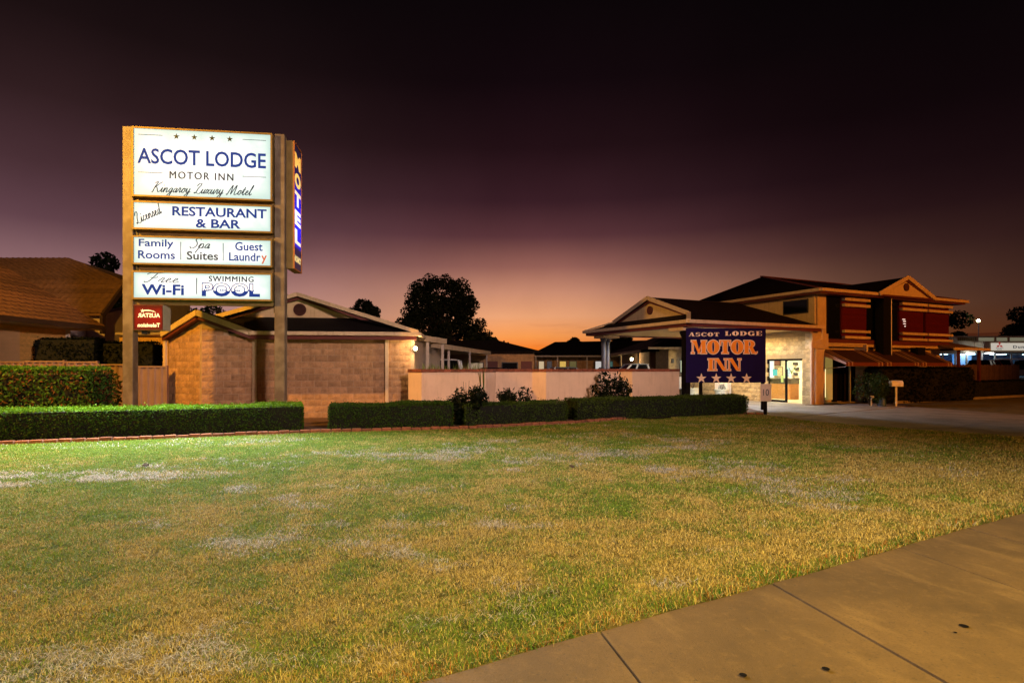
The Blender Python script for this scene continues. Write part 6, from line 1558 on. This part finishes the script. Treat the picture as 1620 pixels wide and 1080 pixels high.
# bare branches under the sign
BT = empty('bare_tree', 'leafless thin branches between the sign panel and the gable', 'tree', (-19.8, 38, 0), 0, 'trees on the skyline')
mb = MB()
def branch(p, d, l, r, k):
    q = p+d*l; mb.tube(tuple(p), tuple(q), r, r*.6, 5, False)
    if k: 
        for _ in range(3): branch(q, (d+Vector((random.uniform(-.7, .7), random.uniform(-.5, .5), random.uniform(-.2, .5)))).normalized(), l*.66, r*.55, k-1)
branch(Vector((0, 0, 0)), Vector((0, 0, 1)), 3.6, .08, 0); branch(Vector((0, 0, 3.5)), Vector((.1, 0, 1)).normalized(), .8, .05, 5); mb.build('branches', M['bark'], BT)
# far tree line: one ragged mass
n = 26000; X = rng.uniform(-60, 110, n); hgt = 4.2+1.3*fbm(X*.12, X*0, 4)+.5*rng.random(n); Z = rng.random(n)**.6*hgt
P_ = np.stack([X, 118+rng.normal(0, 3, n), Z], 1); o = foliage('far_trees', P_, np.tile((0., -1., .3), (n, 1)), .9, mixcol(n, (.008, .012, .006), (.016, .022, .01)), None, M['treeleaf'], aspect=.7)
tag(o, 'ragged dark line of far trees along the horizon', 'trees', kind='stuff')

# ================================================================== LAWN
def patch(x, y):      # bleached straw patches, a matter of the plants themselves
    a = fbm(x*.55+3, y*.95+1, 5); b = fbm(x*1.7+9, y*2.6-4, 4)
    m = np.clip((a*.7+b*.5-.10)*2.6, 0, 1)*np.clip(.35+1.6*fbm(x*6.5, y*8, 3)+.3, .05, 1)
    m = m*np.clip((edge_y(x)-y-.3)/2.5, .15, 1)
    return m*np.clip((9.5-(x-.0))/7, .0, 1)
def straw(x, y): return np.clip(.46+.05*(x+2)+fbm(x*.8-7, y*.8+2, 4)*.6+.7*fbm(x*3.1, y*3.1, 4)-.055*(y-6), .04, 1)
GREEN0, GREEN1 = np.array((.09, .17, .020)), np.array((.18, .26, .04))
STRAW0, STRAW1 = np.array((.30, .24, .07)), np.array((.46, .37, .16))
PALE = np.array((.50, .48, .47))
def lawn_ok(x, y):
    return (y < edge_y(x)-.1) & (y > path_y(x)+.02) & ((x < drive_x(y)-.03) | (y > 19.4))
# ground sheet under the blades, coloured by the same growth pattern, darkened for shade between tufts
gx_ = np.linspace(-22, 14.5, 420); gy_ = np.linspace(-8, 20, 360); XX, YY = np.meshgrid(gx_, gy_)
zz_ = .012*fbm(XX*.7, YY*.7, 3)-.004
ok = (YY < edge_y(XX)+.02) & (YY > path_y(XX)-.12) & ((XX < drive_x(YY)+.06))
st = straw(XX, YY)[..., None]; cc_ = (GREEN0*.8)*(1-st)+(STRAW0*.75)*st; pt = patch(XX, YY)[..., None]*.6; cc_ = cc_*(1-pt)+PALE*.55*pt
fine = (1+.45*rng.uniform(-1, 1, XX.shape))[..., None]; cc_ = cc_*fine*.85
idx = np.arange(XX.size).reshape(XX.shape); Q = np.stack([idx[:-1, :-1], idx[:-1, 1:], idx[1:, 1:], idx[1:, :-1]], -1)[ok[:-1, :-1]].reshape(-1, 4)
VV = np.stack([XX, YY, zz_], -1).reshape(-1, 3)
lm_ = leaf_mat('lawn_thatch', .95, 0); nt = lm_.node_tree; b_ = nt.nodes['Principled BSDF']; nz = nt.nodes.new('ShaderNodeTexNoise'); nz.inputs['Scale'].default_value = 55; nz.inputs['Detail'].default_value = 6; nz.inputs['Roughness'].default_value = .75
tc_ = nt.nodes.new('ShaderNodeTexCoord'); nt.links.new(tc_.outputs['Object'], nz.inputs[0]); bp = nt.nodes.new('ShaderNodeBump'); bp.inputs['Strength'].default_value = 1; bp.inputs['Distance'].default_value = .03
nt.links.new(nz.outputs[0], bp.inputs['Height']); nt.links.new(bp.outputs[0], b_.inputs['Normal'])
mr = nt.nodes.new('ShaderNodeMapRange'); mr.inputs[1].default_value = .3; mr.inputs[2].default_value = .7; mr.inputs[3].default_value = .45; mr.inputs[4].default_value = 1.6; nt.links.new(nz.outputs[0], mr.inputs[0])
vm = nt.nodes.new('ShaderNodeVectorMath'); vm.operation = 'SCALE'; at = [q for q in nt.nodes if q.type == 'ATTRIBUTE'][0]; nt.links.new(at.outputs['Color'], vm.inputs[0]); nt.links.new(mr.outputs[0], vm.inputs['Scale']); nt.links.new(vm.outputs[0], b_.inputs['Base Color'])
lw = inst('lawn', np_mesh('lawn', VV, Q, lm_, cc_.reshape(-1, 3), smooth=True)); tag(lw, kind='structure')
# blades: dense near the camera, longer and wider further off
def blades(n_try, y0, y1, x_fn, scale_fn, seg=True):
    y = (rng.random(n_try)*(y1**.55-y0**.55)+y0**.55)**(1/.55); half = .98*y+1.6; x = rng.uniform(-1, 1, n_try)*half
    k = lawn_ok(x, y); x = x[k]; y = y[k]; n = len(x)
    pt = patch(x, y); st = straw(x, y); sc = (np.clip(y/3.2, 1, None))**.62
    az = rng.uniform(0, 6.283, n); lean = rng.uniform(.5, 1.5, n); pale = rng.random(n) < pt*.8; lean = np.where(pale, rng.uniform(1.15, 1.5, n), lean)
    # untrimmed tufts beside the footpath
    near = np.clip(1-(y-path_y(x))/.28, 0, 1); L_ = rng.uniform(.013, .034, n)*(1+1.1*near)*sc**.3; L_ = np.where(pale, L_*2.0, L_); wd = .0018*sc*rng.uniform(.7, 1.4, n)
    dx, dy = np.cos(az), np.sin(az); z0 = .004
    b = np.stack([x, y, np.full(n, z0)], 1); side = np.stack([-dy, dx, np.zeros(n)], 1)*wd[:, None]
    m1 = b+np.stack([dx*np.sin(lean*.6)*L_*.55, dy*np.sin(lean*.6)*L_*.55, np.cos(lean*.6)*L_*.55], 1)
    tp = m1+np.stack([dx*np.sin(lean*1.25)*L_*.6, dy*np.sin(lean*1.25)*L_*.6, np.maximum(np.cos(lean*1.25), -.3)*L_*.6], 1); tp[:, 2] = np.maximum(tp[:, 2], .006)
    V_ = np.stack([b-side, b+side, m1+side*.8, m1-side*.8, tp], 1).reshape(-1, 3); q_ = np.arange(n)[:, None]*5
    T = np.concatenate([q_+np.array([0, 1, 2]), q_+np.array([0, 2, 3]), q_+np.array([3, 2, 4])])
    isst = rng.random(n) < st; u = rng.random(n)[:, None]
    c = np.where(isst[:, None], STRAW0*(1-u)+STRAW1*u, GREEN0*(1-u)+GREEN1*u)
    red = (near > .2) & (rng.random(n) < .25); c[red] = np.array((.24, .10, .02))
    c[(near > .3) & (rng.random(n) < .35)] = np.array((.06, .14, .02))
    c[pale] = PALE*rng.uniform(.45, .95, (pale.sum(), 1)); c *= rng.uniform(.85, 1.75, (n, 1)); c = np.minimum(c, .62)
    return V_, T, np.repeat(c, 5, 0)
V_, T, c_ = blades(820000, 2.3, 20, None, None)
gr = inst('grass', np_mesh('grass', V_, T, M['grass'], c_, tri=True)); tag(gr, 'short patchy lawn grass with bleached straw patches', 'grass', kind='stuff')
# fallen leaves
lmn = []
for i, (x, y) in enumerate(((-5.9, 9.15), (.95, 9.0))):
    mb = MB(); mb.hexa([(-.04, -.03, .0), (.04, -.03, .01), (.05, .03, .0), (-.04, .04, .015), (-.03, -.02, .02), (.04, -.03, .025), (.04, .03, .03), (-.03, .03, .035)]); ob = mb.build('fallen_leaf', M['bark'], None, loc=(x, y, .03))
    ob.rotation_euler = (.2, .1, i); tag(ob, ['dark curled leaf on the left half of the lawn', 'dark curled leaf near the middle of the lawn'][i], 'leaf', 'fallen leaves on the lawn')
